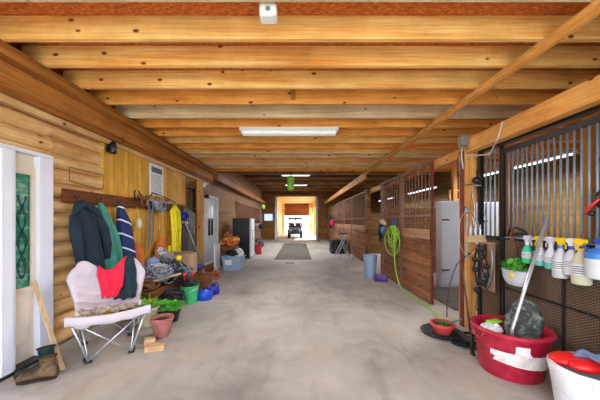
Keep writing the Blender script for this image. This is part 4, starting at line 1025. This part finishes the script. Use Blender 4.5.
# black box and folding rack
t = thing('tack_trunk', 'black trunk on the floor behind the silver folding rack', 'trunk', (1.75, 12.1, 0), 0)
MB().box(-.33, .33, -.35, .35, 0, .5, .02).build('trunk_body', 'black_rubber', t)
MB().box(-.34, .34, -.36, .36, .505, .60, .02).build('lid', 'black_rubber', t)
MB().box(-.05, .05, -.375, -.36, .44, .54, .005).build('latch', 'steel_dark', t)
t = thing('folding_rack', 'silver folding rack of crossed tubes standing by the right stalls', 'rack', (1.72, 10.75, 0), .2)
for y in (-.14, .14):
    MB().tube([(-.27, y, .018), (.18, y*.6, .88)], .018).build('leg', 'chrome', t)
    MB().tube([(.27, y, .018), (-.12, y*.6, .88)], .018).build('leg', 'chrome', t)
MB().tube([(.18, -.1, .86), (.18, .1, .86)], .012).tube([(-.12, -.1, .86), (-.12, .1, .86)], .012).build('top_rail', 'chrome', t)
MB().tube([(-.2, -.14, .16), (-.2, .14, .16)], .01).tube([(.2, -.14, .16), (.2, .14, .16)], .01).tube([(-.1, -.13, .35), (.1, -.13, .35)], .01).build('brace', 'chrome', t)
MB().tube([(-.16, 0, .9), (.2, 0, .9)], [.025, .025], 10).build('pad', 'black_rubber', t)
tag(MB().lathe([(.06, 0), (.06, .2), (.03, .26), (.03, .3)], (1.42, 18.4, 0), 14).build('water_bottle', 'teal_handle', smooth='auto'), 'teal bottle standing by the right side of the far doorway', 'bottle')
sack((2.05, 16.5, 1.3), .16, 'hotred_cloth', 'red cloth hung far down the right stall fronts', (.6, 1, 1.3), 14, 'hanging_cloth', 'cloth', None)
sack((2.05, 17.3, 1.35), .22, 'black_rubber', 'dark coat hung far down the right stall fronts', (.6, 1, 1.9), 15, 'hanging_coat', 'coat', None)

# white cabinets inside
def cabinet(x0, x1, y0, y1, z1, label):
    t = thing('metal_cabinet', label, 'cabinet', ((x0+x1)/2, (y0+y1)/2, 0), world=True, group='white cabinets inside')
    MB().box(x0, x1, y0+.03, y1, 0, z1, .01).build('cabinet_body', 'white_metal', t)
    d = MB().box(x0+.01, x1-.01, y0, y0+.028, .04, z1-.02, .006).build('door', 'white_metal', t)
    for z in (.35, z1-.42):
        MB().box(x0+.0, x0+.16, y0-.012, y0-.001, z, z+.03, .003).build('hinge', 'black_paint', d)
    MB().box(x1-.08, x1-.05, y0-.03, y0-.001, z1*.55, z1*.55+.14, .005).build('handle', 'galv', d)
cabinet(3.03, 3.6, 5.8, 6.05, 1.83, 'tall white cabinet with black hinges in the open stall beside the pine post')
cabinet(3.84, 4.32, 5.8, 6.3, 1.80, 'white cabinet seen through the narrow grille panel')
tag(MB().box(2.46, 3.9, 4.3, 5.75, 0, .02, .004).build('stall_mat', 'mat'), 'dark rubber mat on the floor of the open stall', 'mat')
t = thing('window_4', 'dark paned window in the yellow wall deep inside the right stalls', 'window', (3.9, 7.38, 1.2), world=True); 
t['kind'] = 'structure'
MB().box(4.05, 4.55, 7.34, 7.385, 1.76, 2.2).build('pane', 'dark_glass', t)
m = MB()
for x in (4.03, 4.29, 4.55): m.box(x, x+.03, 7.32, 7.385, 1.755, 2.22)
for z in (1.755, 1.96, 2.2): m.box(4.03, 4.58, 7.32, 7.385, z, z+.03)
m.build('window_frame', 'post', t)

# ------------------------------------------------------------ post fittings
t = thing('junction_box', 'grey metal electrical box with wires at the top of the pine post', 'electrical box', (2.24, 3.6, 2.2), world=True)
MB().box(2.10, 2.20, 3.52, 3.615, 2.38, 2.5, .006).build('box_body', 'galv', t)
MB().box(2.19, 2.30, 3.53, 3.615, 2.33, 2.42, .006).build('box_body', 'galv', t)
MB().tube([(2.13, 3.57, 2.38), (2.12, 3.56, 2.2), (2.15, 3.58, 2.08)], .012).build('conduit', 'galv', t)
MB().tube([(2.12, 3.55, 2.4), (2.04, 3.52, 2.2), (2.05, 3.5, 1.98), (2.16, 3.55, 1.86), (2.26, 3.59, 1.88)], .005, 6).build('wire', 'cable', t)
MB().tube([(2.2, 3.6, 2.25), (2.3, 3.3, 2.2), (2.18, 3.0, 2.3), (2.18, 2.93, 2.46)], .006, 6).build('white_rope', 'rope_white', t)
def Q(px, py, X): return at(px, py, F*X/(px-CX))
t = thing('flood_lamp', 'small round black lamp clipped on the grille beside the pine post', 'lamp', (2.3, 3.5, 1.8), world=True)
p = Vector((2.29, 3.52, 1.92))
MB().ball(p, .06, 1, .8, .8).build('head', 'black_plastic', t, smooth=True)
MB().lathe([(.05, 0), (.052, .01), (.02, .02)], (p.x, p.y, p.z-.075), 16).build('lens', 'galv', t)
MB().tube([p, (2.36, 3.56, 1.98)], .01).build('bracket', 'galv', t)
# small block shelf with bottles
t = thing('block_shelf', 'pale wooden block shelf fixed low on the pine post', 'shelf', (2.3, 3.5, 1.1), world=True)
MB().box(2.16, 2.42, 3.46, 3.548, 1.13, 1.22, .003).build('shelf_board', 'scrap', t)
for k, (x, l, mm) in enumerate([(2.2, 'left', 'rope_white'), (2.26, 'middle', 'milky'), (2.32, 'right', 'chrome')]):
    tag(MB().lathe([(.018, 0), (.018, .08), (.008, .1), (.008, .13)], (x, 3.50, 1.221), 12).build('small_bottle', mm, smooth='auto'), 'small pale bottle on the block shelf, %s one' % l, 'bottle', 'bottles on the block shelf')
# rope loops on post
for k, (px, r, zc, mm, l) in enumerate([(2.06, .13, 1.25, 'rope_white', 'thin pale rope loop hanging over the left edge of the pine post'), (2.18, .1, 1.62, 'cable', 'thin dark cable loop on the front of the pine post')]):
    m = MB().tube([(px+.1+r*math.cos(a*PI/10), 3.475-.0*k, zc+r*2.2*math.sin(a*PI/10)) for a in range(21)], .003, 6, cap=False)
    tag(m.build('rope_loop', mm, smooth=True), l, 'rope')
tag(MB().tube([(2.2, 3.58, 1.5), (2.19, 3.57, 1.15), (2.19, 3.57, .9)], [.012, .016, .01], 8).ball((2.19, 3.57, 1.54), .025, 1, 1, 1.6).build('hoof_pick', 'steel'), 'thin grey tool hanging on the pine post above the rope loop', 'tool')
tag(MB().tube([(2.30, 3.59, 1.9), (2.27, 3.58, 1.75), (2.31, 3.59, 1.55), (2.28, 3.57, 1.35), (2.33, 3.58, 1.3)], .006, 6).tube([(2.28, 3.59, 1.45), (2.33, 3.57, 1.3), (2.29, 3.58, 1.25)], .012, 6).build('lead_rope', 'rope_white', smooth=True), 'off white lead rope hanging down the right edge of the pine post', 'rope')
# board with harness bits on narrow panel
tag(MB().box(GX-.055, GX-.032, 3.27, 3.52, .55, 1.14, .003).build('backing_board', wood('pinkish board', S(150,112,92), S(196,160,138), 'z')), 'pinkish wooden board fixed on the lower part of the narrow grille panel', 'board')
def harness(y, ztop, zbot, seed, label):
    rr = random.Random(seed); x = GX-.10
    t = thing('bridle', label, 'bridle', (x, y, zbot), world=True, group='bridles on the narrow panel')
    n = 5
    m = MB().tube([(x, y, ztop), (x+.01, y+.03, (ztop*2+zbot)/3), (x, y-.03, (ztop+zbot*2)/3), (x, y, zbot)], .010, 6)
    m.tube([(x-.01, y+.02, ztop), (x-.02, y+.07, (ztop+zbot)/2), (x, y+.02, zbot+.05)], .009, 6)
    m.build('strap', 'black_strap', t, smooth=True)
    for k in range(n):
        z = lerp(ztop-.06, zbot+.03, k/(n-1))
        MB().ball((x-.03, y+rr.uniform(-.05, .05), z), .045, .7, 1.1, .8).build('rosette', 'black_plastic', t, smooth=True)
    MB().tube([(x-.02+0*a, y+.05*math.cos(a*PI/6), zbot+.12+.04*math.sin(a*PI/6)) for a in range(13)], .006, 6, cap=False).build('ring', 'galv', t, smooth=True)
harness(3.46, 1.1, .5, 1, 'black bridle hanging on the narrow grille panel, left one')
harness(3.33, 1.12, .62, 2, 'black bridle hanging on the narrow grille panel, right one')
tag(MB().tube([(GX-.09, 3.24, 1.12), (GX-.1, 3.22, .9), (GX-.1, 3.26, .7), (GX-.09, 3.34, .58), (GX-.08, 3.42, .6)], .014, 8).build('hose_piece', 'galv', smooth=True), 'grey flexible hose piece curving over the pinkish board', 'hose')
m = MB().ball((2.29, 3.50, .94), .03, .6, 1, 1.5)
tag(m.build('yellow_tag', 'yellow', smooth=True), 'small yellow tag hanging beside the bridles under the block shelf', 'tag')
# dark cable loop to the red pot
pts = [(2.25, 3.57, .98), (2.16, 3.54, .95), (2.02, 3.5, .85), (1.88, 3.42, .6), (1.84, 3.4, .35), (1.83, 3.38, .22)]
tag(MB().tube(pts, .006, 6).build('thin_cable', 'cable', smooth=True), 'thin dark cable arching from the pine post down to the small red pot', 'cable')
# iron stake stand
t = thing('hook_stake', 'black iron stake standing before the pine post left of the crimson tub', 'stake', (1.82, 2.88, 0))
MB().tube([(0, 0, .0), (-.01, .02, .3), (-.04, .1, .9)], [.012, .01, .007], 8).build('shaft', 'black_paint', t)
MB().tube([(0, -.0, .28), (-.02, -.02, .2), (-.01, -.03, .03), (.01, -.02, .0)], [.012, .02, .018, .012], 8).build('spade_foot', 'black_paint', t, smooth=True)
m = MB()
for k in range(4): m.tube([(1.96+(.09+.01*k)*math.cos(a*PI/10), 3.05+(.07+.01*k)*math.sin(a*PI/10), .012+.012*k+(.1*abs(math.sin(a*PI/20)) if k > 1 else 0)) for a in range(21)], .007, 6, cap=False)
tag(m.build('cable_coil', 'cable', smooth=True), 'coil of dark cable on the floor between the stake and the crimson tub', 'cable')
# small red pot on black tray
t = thing('saucer', 'round black rubber saucer on the floor under the small red pot', 'saucer', (1.78, 3.42, 0))
MB().lathe([(.17, 0), (.22, .01), (.24, .04), (.23, .045), (.2, .018), (.02, .012)]).build('dish', 'black_rubber', t, smooth='auto')
tag(MB().lathe([(.09, 0), (.12, .01), (.13, .04), (.12, .042), (.1, .014), (.01, .01)], (1.87, 3.14, 0), 20).build('saucer', 'steel_dark', smooth='auto'), 'smaller dark dish overlapping the black saucer', 'saucer')
t = thing('potted_plant', 'small coral red pot with sparse seedlings on the black saucer', 'plant pot', (1.79, 3.40, .016))
MB().lathe(pot_prof(.09, .135, .13)).build('pot', 'pot_red', t, smooth='auto')
MB().lathe([(.118, .09), (.02, .1)]).build('soil', 'soil', t)
bush((0, 0, .10), .09, 50, .03, .02, .5, 15).build('foliage', 'leaf_dark', t)
MB().tube([(.04, 0, .12), (.14, -.06, .17), (.19, -.08, .2)], [.008, .012, .012], 8).build('trowel_handle', 'teal_handle', t)

# ------------------------------------------------------------ crimson tub
TX, TY, TR0, TR1, TH = 1.99, 2.58, .245, .300, .42
t = thing('muck_tub', 'large crimson plastic tub with a white painted patch at the grille gate', 'tub', (TX, TY, 0))
MB().lathe([(TR0*.96, 0), (TR0, .01), (TR1-.01, TH-.05), (TR1, TH-.04), (TR1+.018, TH-.03), (TR1+.022, TH-.012), (TR1+.012, TH), (TR1-.012, TH), (TR1-.02, TH-.05), (TR0-.02, .03)], n=56, cap1=False).build('tub_body', 'tub', t, smooth='auto')
MB().lathe([(TR0-.018, .035), (.01, .036)], n=40).build('tub_bottom', 'tub', t)
for s in (-1, 1):
    MB().tube([(s*TR1, -.08, TH-.03), (s*(TR1+.015), -.06, TH-.09), (s*(TR1+.015), .06, TH-.09), (s*TR1, .08, TH-.03)], .008, 8).build('handle', 'tub', t, smooth=True)
def raycone(px, py):
    d = Vector(((px-CX)/F, 1, (CY-py)/F)); prev = None
    k = 1.0
    while k < 4:
        p = Vector((0, 0, H))+d*k
        r = math.hypot(p.x-TX, p.y-TY); rc = TR0+(TR1-TR0)*p.z/TH
        if 0 <= p.z <= TH and r <= rc: return math.atan2(p.y-TY, p.x-TX), p.z
        k += .002
    return None
poly = []
for (x, y) in [(75, 210), (110, 222), (165, 235), (168, 207), (220, 213), (218, 232), (228, 246), (278, 244), (283, 262), (280, 288), (205, 290), (150, 275), (84, 248), (92, 238), (76, 228)]:
    q = raycone(470+x/3.64, 290+y/3.64)
    if q: poly.append(q)
def inpoly(a, z):
    c = False; n = len(poly)
    for i in range(n):
        (x1, y1), (x2, y2) = poly[i], poly[i-1]
        if (y1 > z) != (y2 > z) and a < (x2-x1)*(z-y1)/(y2-y1)+x1: c = not c
    return c
m = MB(); st = .0035
a0 = min(p[0] for p in poly); a1 = max(p[0] for p in poly); z0 = min(p[1] for p in poly); z1 = max(p[1] for p in poly)
na = int((a1-a0)*.32/st)+1; nz = int((z1-z0)/st)+1
vc = {}
def vv(i, j):
    if (i, j) not in vc:
        a = a0+(a1-a0)*i/na; z = z0+(z1-z0)*j/nz; r = TR0+(TR1-TR0)*z/TH+.004
        vc[(i, j)] = m.bm.verts.new((r*math.cos(a), r*math.sin(a), z))
    return vc[(i, j)]
for i in range(na):
    for j in range(nz):
        if inpoly(a0+(a1-a0)*(i+.5)/na, z0+(z1-z0)*(j+.5)/nz): m.face([vv(i, j), vv(i+1, j), vv(i+1, j+1), vv(i, j+1)])
m.build('painted_patch', 'white_paint', t)
# things inside tub
tag(MB().lathe([(.08, .04), (.10, .30), (.105, .31), (.095, .31), (.07, .06)], (TX-.12, TY+.08, 0), 24).build('pail', 'white_plastic', smooth='auto') , 'small white pail standing inside the crimson tub', 'pail')
sack((TX-.12, TY+.08, .36), .08, 'white_plastic', 'white crumpled plastic bag on the pail in the tub', (1.1, 1, .7), 21, 'plastic_bag', 'bag', None)
tag(MB().box(-.07, .07, -.035, .035, -.012, .012, .01, Matrix.Translation((TX-.10, TY+.07, .435)) @ Matrix.Rotation(.3, 4, 'Z')).build('scrub_brush', 'lime'), 'lime green scrub brush on the white bag inside the crimson tub', 'brush')
sack((TX-.12, TY-.07, .16), .08, 'soil', 'dark soil clump inside the left of the crimson tub', (1, 1.2, 1), 22, 'soil_clump', 'soil', None)
# dark round lid leaning in tub
t = thing('feed_pan', 'weathered dark round rubber pan leaning upright inside the crimson tub', 'pan', (TX, TY, .1))
prof = [(.02, .012), (.10, .012), (.105, .02), (.13, .02), (.135, .008), (.19, .008), (.205, .02), (.212, .0), (.2, -.015), (.02, -.012)]
m = MB().lathe(prof, n=44, sx=.70, sy=1.10)
T4 = Matrix.Translation((.170, .06, .32)) @ Matrix.Rotation(math.radians(-38), 4, 'Z') @ Matrix.Rotation(math.radians(8), 4, 'Y') @ Matrix.Rotation(math.radians(68), 4, 'X')
bmesh.ops.transform(m.bm, matrix=T4, verts=m.bm.verts[:])
m.build('pan_disc', stained('weathered dark green rubber', S(16,22,24), S(36,46,44), S(150,156,146), 13, .6), t, smooth='auto')
# grey pole
pa, pb_ = Vector((1.86, 2.56, .06)), Vector((2.32, 2.56, 1.43))
tag(MB().tube([at(512, 330, 2.48)+Vector((-.0, 0, -.3)), at(512, 330, 2.48), at(548, 215, 2.48)], .016, 10).build('metal_pole', 'chrome', smooth=True), 'grey metal pole standing in the crimson tub and leaning on the grille gate', 'pole')

# white bin at the lower right
t = thing('round_bin', 'white plastic bin filled with red things at the right edge of the photo', 'bin', (2.06, 1.93, 0))
MB().lathe([(.18, 0), (.185, .01), (.222, .31), (.228, .315), (.228, .34), (.235, .345), (.235, .37), (.228, .38), (.215, .38), (.205, .33), (.17, .03)], n=48, cap1=False).build('bin_body', 'white_plastic', t, smooth='auto')
MB().lathe([(.165, .035), (.01, .036)], n=30).build('bin_bottom', 'white_plastic', t)
MB().tube([(-.17, -.165, .34)]+[(.25*math.cos(a), .25*math.sin(a), .33-.09*math.sin((a+2.4)/1.2*PI)) for a in [-2.35+.1*k for k in range(12)]]+[(-.0, -.235, .34)], .005, 6).build('handle', 'lav_plastic', t)
t2 = thing('red_scoop', 'pair of rounded red scoops lying in the white bin', 'scoop', (1.98, 1.98, .355))
MB().ball((0, .04, .03), .12, 1, .75, .38, 3).build('scoop_bowl', 'red_plastic', t2, smooth=True)
MB().ball((.05, -.06, .035), .125, 1.05, .6, .36, 3).build('scoop_bowl', 'red_plastic', t2, smooth=True)
def cl(a, b_):
    return Vector((1.99+.27*a, 1.72+.34*b_-.10*a*0, .455-.05*a+.03*math.sin(a*7+b_*4)+.015*math.sin(b_*13)-.10*abs(b_-.5)**2-.05*(b_ < .1)))
tag(MB().grid(cl, 18, 18).build('work_cloth', 'denim', smooth=True, solid=.008), 'blue grey cloth spread over the red scoops in the white bin', 'cloth')

# ------------------------------------------------------------ spray bottles
def bottle(px, label, body, head, h=.27, r=.048, liquid=None, collar=None, dirn=1, x=None):
    x = x or GX-.085; Y = F*x/(px-CX)
    t = thing('spray_bottle', label, 'spray bottle', (x, Y, 1.205-h+.045), group='spray bottles hung on the gate')
    hb = h-.085
    prof = [(r*.9, 0), (r, .008), (r*1.02, hb*.25), (r*.93, hb*.5), (r*1.0, hb*.66), (r*.62, hb*.85), (r*.32, hb*.97), (r*.32, hb)]
    MB().lathe(prof, sx=1.0, sy=1.0).build('bottle_body', body, t, smooth='auto')
    MB().lathe([(r*.42, hb-.004), (r*.42, hb+.022), (r*.3, hb+.026)], n=16).build('collar', collar or head, t)
    z = hb+.024; s = dirn
    # trigger head profile in the local y z plane
    pr = [(-.014, 0), (.014, 0), (.017, .022), (.034, .034), (.038, .058), (.012, .066), (-.02, .068), (-.046, .06), (-.052, .044), (-.04, .03), (-.02, .024)]
    m = MB().prism([(-.016, -s*a, z+b_) for a, b_ in pr], (.032, 0, 0))
    m.build('trigger_head', head, t)
    MB().tube([(0, s*.03, z+.024), (0, s*.05, z), (0, s*.045, z-.03)], [.008, .007, .006], 6, flat=.8).build('trigger', head, t)
    MB().tube([(0, s*.056, z+.035), (0, s*.070, z+.036)], .009, 10).build('nozzle', 'red_plastic' if collar == 'blue_plastic' else head, t)
    if liquid: MB().lathe([(r*.92, -.001), (r*1.012, .008), (r*1.035, hb*.22), (r*1.03, hb*.28)], cap1=False).build('liquid', liquid, t, smooth='auto')
    # label sheet
    rl = r*1.035
    m = MB().grid(lambda a, b_: Vector((rl*math.cos(PI+(a-.5)*2.0+.5), rl*math.sin(PI+(a-.5)*2.0+.5), hb*(.28+.32*b_))), 14, 2)
    m.build('paper_label', 'paper', t)
    m = MB()
    for k in range(4):
        m.grid(lambda a, b_: Vector(((rl+.001)*math.cos(PI+(a-.5)*1.5+.5), (rl+.001)*math.sin(PI+(a-.5)*1.5+.5), hb*(.32+.065*k+.025*b_))), 10, 1)
    m.build('print', 'ink', t)
    return t
bottle(527.5, 'green spray bottle with a pale trigger, leftmost in the row on the gate', 'green_bottle', 'lav_plastic', .27, .045, None, None, -1)
bottle(540, 'milky spray bottle with teal liquid and a yellow trigger, behind the grey pole', 'milky', 'yellow', .27, .048, 'teal_liquid', None, 1)
bottle(551, 'milky spray bottle with teal liquid and a pale trigger', 'milky', 'lav_plastic', .28, .046, 'teal_liquid', None, 1)
bottle(560.5, 'tall milky spray bottle with yellow trigger and blue collar, centre of the row', 'milky', 'yellow', .345, .056, None, 'sky_plastic', -1)
bottle(571.5, 'white spray bottle with blue collar and red nozzle', 'milky', 'white_plastic', .30, .052, None, 'blue_plastic', -1)
bottle(581.5, 'large spray bottle with cream liquid and a yellow trigger, beside the pump sprayer', 'cream_liquid', 'yellow', .36, .062, None, 'yellow', 1, GX-.09)
t = thing('pump_sprayer', 'white pump sprayer tank with blue top, rightmost on the gate', 'sprayer', (GX-.13, YL(601, GX-.13), .97))
MB().lathe([(.075, 0), (.085, .01), (.088, .14), (.085, .16), (.07, .175)]).build('tank', 'milky', t, smooth='auto')
MB().lathe([(.09, .15), (.09, .19), (.06, .215), (.03, .225), (.03, .25), (.018, .255)]).build('shoulder', 'sky_plastic', t, smooth='auto')
MB().tube([(0, 0, .25), (0, 0, .285)], .012).tube([(-.04, 0, .285), (.04, 0, .285)], .014).build('pump_handle', 'blue_plastic', t)
MB().tube([(.0, .06, .2), (0, .12, .23), (0, .15, .22)], .012).build('nozzle', 'blue_plastic', t)
# wall planter
t = thing('hanging_planter', 'half round pale grey planter with green seedlings hung on the gate mesh', 'planter', (GX-.12, 2.86, .785))
n = 24
rg = []
for z, k in ((0, .55), (.03, .8), (.08, .96), (.14, 1.0), (.15, 1.05), (.16, 1.05), (.16, .97), (.06, .85)):
    rg.append([(.08*k*math.cos(2*PI*j/n) if math.cos(2*PI*j/n) < 0 else .075*k*math.cos(2*PI*j/n), .155*k*math.sin(2*PI*j/n), z-.05) for j in range(n)])
MB().rings(rg).build('planter_bowl', 'lav_plastic', t, smooth='auto')
MB().rings([[(.07*q*math.cos(2*PI*j/n), .14*q*math.sin(2*PI*j/n), z) for j in range(n)] for q, z in ((1, .09), (.1, .1))]).build('soil', 'soil', t)
bush((0, 0, .11), .11, 150, .05, .035, .8, 31).build('foliage', 'leaf', t)
MB().ball((-.085, -.05, .06), .03, .35, 1.2, .7).build('yellow_flower', 'yellow', t, smooth=True)
MB().tube([(.07, -.1, .1), (.1, -.1, .2), (.112, -.1, .35)], .004, 5).tube([(.07, .1, .1), (.1, .1, .2), (.112, .1, .35)], .004, 5).build('hanger', 'steel_dark', t)
# chain
t0 = thing('rusty_chain', 'short rusty chain hanging on the gate above the planter', 'chain', (GX-.07, 2.96, .98), world=True)
lk = None
for k in range(8):
    z = 1.30-k*.042; x = GX-.07
    m = MB()
    pts = []
    for a in range(13):
        u = .016*math.cos(a*PI/6); v = .028*math.sin(a*PI/6)
        pts.append((x+(u if k % 2 else 0), 2.96+(0 if k % 2 else u)+.01*math.sin(k), z+v))
    m.tube(pts, .006, 6, cap=False).build('link', 'rust', t0, smooth=True)
# dark harness lump resting on middle rail
tag(MB().tube([(GX-.03, 3.08, 1.24), (GX-.05, 3.02, 1.31), (GX-.05, 2.93, 1.33), (GX-.05, 2.84, 1.30), (GX-.03, 2.8, 1.24)], .012, 8).tube([(GX-.06, 3.0, 1.24), (GX-.06, 2.9, 1.27), (GX-.06, 2.83, 1.25)], .015, 8).build('leather_strap', 'black_strap', smooth=True), 'dark strap looped on the gate rail above the rusty chain', 'strap')
# black and red bag at the right edge
t = thing('riding_helmet', 'black helmet with red strap hanging on the grille at the right edge', 'helmet', (GX-.12, 2.13, 1.5), world=True)
MB().ball((GX-.11, 2.02, 1.56), .085, .8, 1, .9, 3).build('shell', 'black_plastic', t, smooth=True)
MB().tube([(GX-.17, 2.12, 1.45), (GX-.19, 2.07, 1.5), (GX-.19, 2.0, 1.56)], .009, 8).build('strap', 'red_plastic', t, smooth=True)
MB().ball((GX-.12, 2.12, 1.46), .028, 1, 1, .8).build('buckle', 'black_plastic', t, smooth=True)
MB().tube([(GX-.08, 2.02, 1.63), (GX-.02, 2.02, 1.72)], .006).build('loop', 'black_strap', t)

# ------------------------------------------------------------ vehicle beyond the doorway
V = thing('utility_vehicle', 'small dark utility vehicle with roof parked in the far doorway', 'vehicle', (-.24, 22.4, 0), world=False)
def P(mb, name, mat, par=V, sm=False, label=None):
    o = mb.build(name, mat, par, smooth=sm); return o
P(MB().box(-.6, .6, .1, 2.1, .32, .62, .05), 'body', 'uv_grey')
P(MB().rings([[(-.5, -.15, .45), (.5, -.15, .45), (.5, -.15, .72), (-.5, -.15, .72)], [(-.55, .35, .4), (.55, .35, .4), (.55, .35, .88), (-.55, .35, .88)], [(-.56, .6, .4), (.56, .6, .4), (.56, .6, .92), (-.56, .6, .92)]]), 'hood', 'uv_body')
P(MB().box(-.36, .36, -.2, -.14, .42, .56, .01), 'bumper', 'uv_grey')
P(MB().box(-.2, .2, -.17, -.14, .58, .68, .01), 'grille', 'black_plastic')
for s in (-1, 1):
    P(MB().box(s*.36-.08, s*.36+.08, -.17, -.13, .6, .69, .01), 'headlight', 'milky')
    P(MB().tube([(s*.56, .55, .9), (s*.5, .95, 1.6)], .045), 'roll_bar', 'uv_grey')
    P(MB().tube([(s*.56, 1.8, .6), (s*.5, 1.6, 1.6)], .045), 'roll_bar', 'uv_grey')
    for y in (.2, 1.75):
        w = MB(); n = 20
        w.rings([[(s*.5+xx, y+rr_*math.cos(2*PI*j/n), .3+rr_*math.sin(2*PI*j/n)) for j in range(n)] for xx, rr_ in ((-.11, .2), (-.11, .28), (-.08, .3), (.08, .3), (.11, .28), (.11, .2))])
        o = P(w, 'wheel', 'black_rubber')
        r2 = MB().rings([[(s*.5+xx, y+rr_*math.cos(2*PI*j/n), .3+rr_*math.sin(2*PI*j/n)) for j in range(n)] for xx, rr_ in ((-.115, .15), (.115, .15))]).build('hub', 'galv', o)
    P(MB().rings([[(s*.5-.13, -.08, .5), (s*.5+.13, -.08, .5), (s*.5+.13, -.08, .56), (s*.5-.13, -.08, .56)], [(s*.5-.13, .1, .66), (s*.5+.13, .1, .66), (s*.5+.13, .1, .7), (s*.5-.13, .1, .7)], [(s*.5-.13, .5, .6), (s*.5+.13, .5, .6), (s*.5+.13, .5, .64), (s*.5-.13, .5, .64)]]), 'fender', 'uv_grey')
    P(MB().box(s*.27-.2, s*.27+.2, 1.2, 1.35, .62, 1.25, .04), 'seat_back', 'black_rubber')
P(MB().box(-.62, .62, .8, 1.8, 1.58, 1.68, .02), 'roof', 'uv_grey')
P(MB().tube([(-.5, .62, .95), (.5, .62, .95)], .04).tube([(-.48, .93, 1.55), (.48, .93, 1.55)], .05), 'windshield_frame', 'uv_grey')
P(MB().tube([(.27+.14*math.cos(a*PI/8), .9+.04*math.sin(a*PI/8), 1.05+.13*math.sin(a*PI/8)) for a in range(17)], .014, 6), 'steering_wheel', 'black_plastic')
# trees outside
for k, (x, y, h, r, l) in enumerate([(-3.5, 48, 5, 2.4, 'pale green tree left of the vehicle beyond the far doorway'), (2.2, 44, 4.5, 2.0, 'pale green tree right of the vehicle beyond the far doorway'), (-.6, 62, 7, 3.4, 'broad tree far beyond the vehicle'), (5.5, 55, 6, 3, 'green tree far right outside')]):
    t = thing('tree', l, 'tree', (x, y, -.03), group='trees outside')
    MB().tube([(0, 0, 0), (.05, 0, h*.35), (0, .05, h*.6)], [.16, .12, .06], 8).build('trunk', 'bark', t)
    bush((0, 0, h*.55), r, 900, .5, .38, .9, 50+k).build('foliage', 'leaf', t)

# ------------------------------------------------------------ lights
def lamp(kind, name, loc, rot, energy, size=None, color=(1, 1, 1)):
    d = bpy.data.lights.new(name, kind); d.energy = energy; d.color = color
    if kind == 'AREA': d.shape = 'RECTANGLE'; d.size, d.size_y = size
    o = bpy.data.objects.new(name, d); COL.objects.link(o); o.location = loc; o.rotation_euler = rot; return o
s = lamp('SUN', 'sun', (10, -10, 20), (math.radians(38), 0, math.radians(200)), 9.5); s.data.angle = .02
s.rotation_euler = Vector((-.55, -.28, -.8)).to_track_quat('-Z', 'Y').to_euler()
for y in (4.85, 9.75, 14.2): lamp('AREA', 'tube_light', (4.9, y+1.22, 2.55), (0, 0, 0), 80, (.12, 2.3), (1, .97, .92))
lamp('AREA', 'strip_light', (-.14, 4.3, 2.74), (0, 0, 0), 30, (1.4, .12), (1, .98, .95))
for y in (12.45, 15.85): lamp('AREA', 'roof_lamp_light', (-.1, y, 3.43), (0, 0, 0), 70, (1.2, .1), (1, .98, .95))

w = bpy.data.worlds.new('sky'); bpy.context.scene.world = w; w.use_nodes = True
bg = w.node_tree.nodes['Background']; bg.inputs['Color'].default_value = c4((.90, .95, 1.0)); bg.inputs['Strength'].default_value = 3.0

cam = bpy.data.cameras.new('camera'); co = bpy.data.objects.new('camera', cam); COL.objects.link(co)
cam.sensor_width = 36; cam.lens = F*36/600; co.location = (0, 0, H); co.rotation_euler = (PI/2, 0, 0)
cam.shift_x = (300-CX)/600; cam.shift_y = (CY-200)/600; cam.clip_start = .05; cam.clip_end = 400
sc = bpy.context.scene; sc.camera = co
for o in COL.objects:
    if '_w' in o: del o['_w']
vs = sc.view_settings; vs.view_transform = 'Standard'; vs.look = 'None'; vs.gamma = 1; vs.use_curve_mapping = False; vs.exposure = 0.94
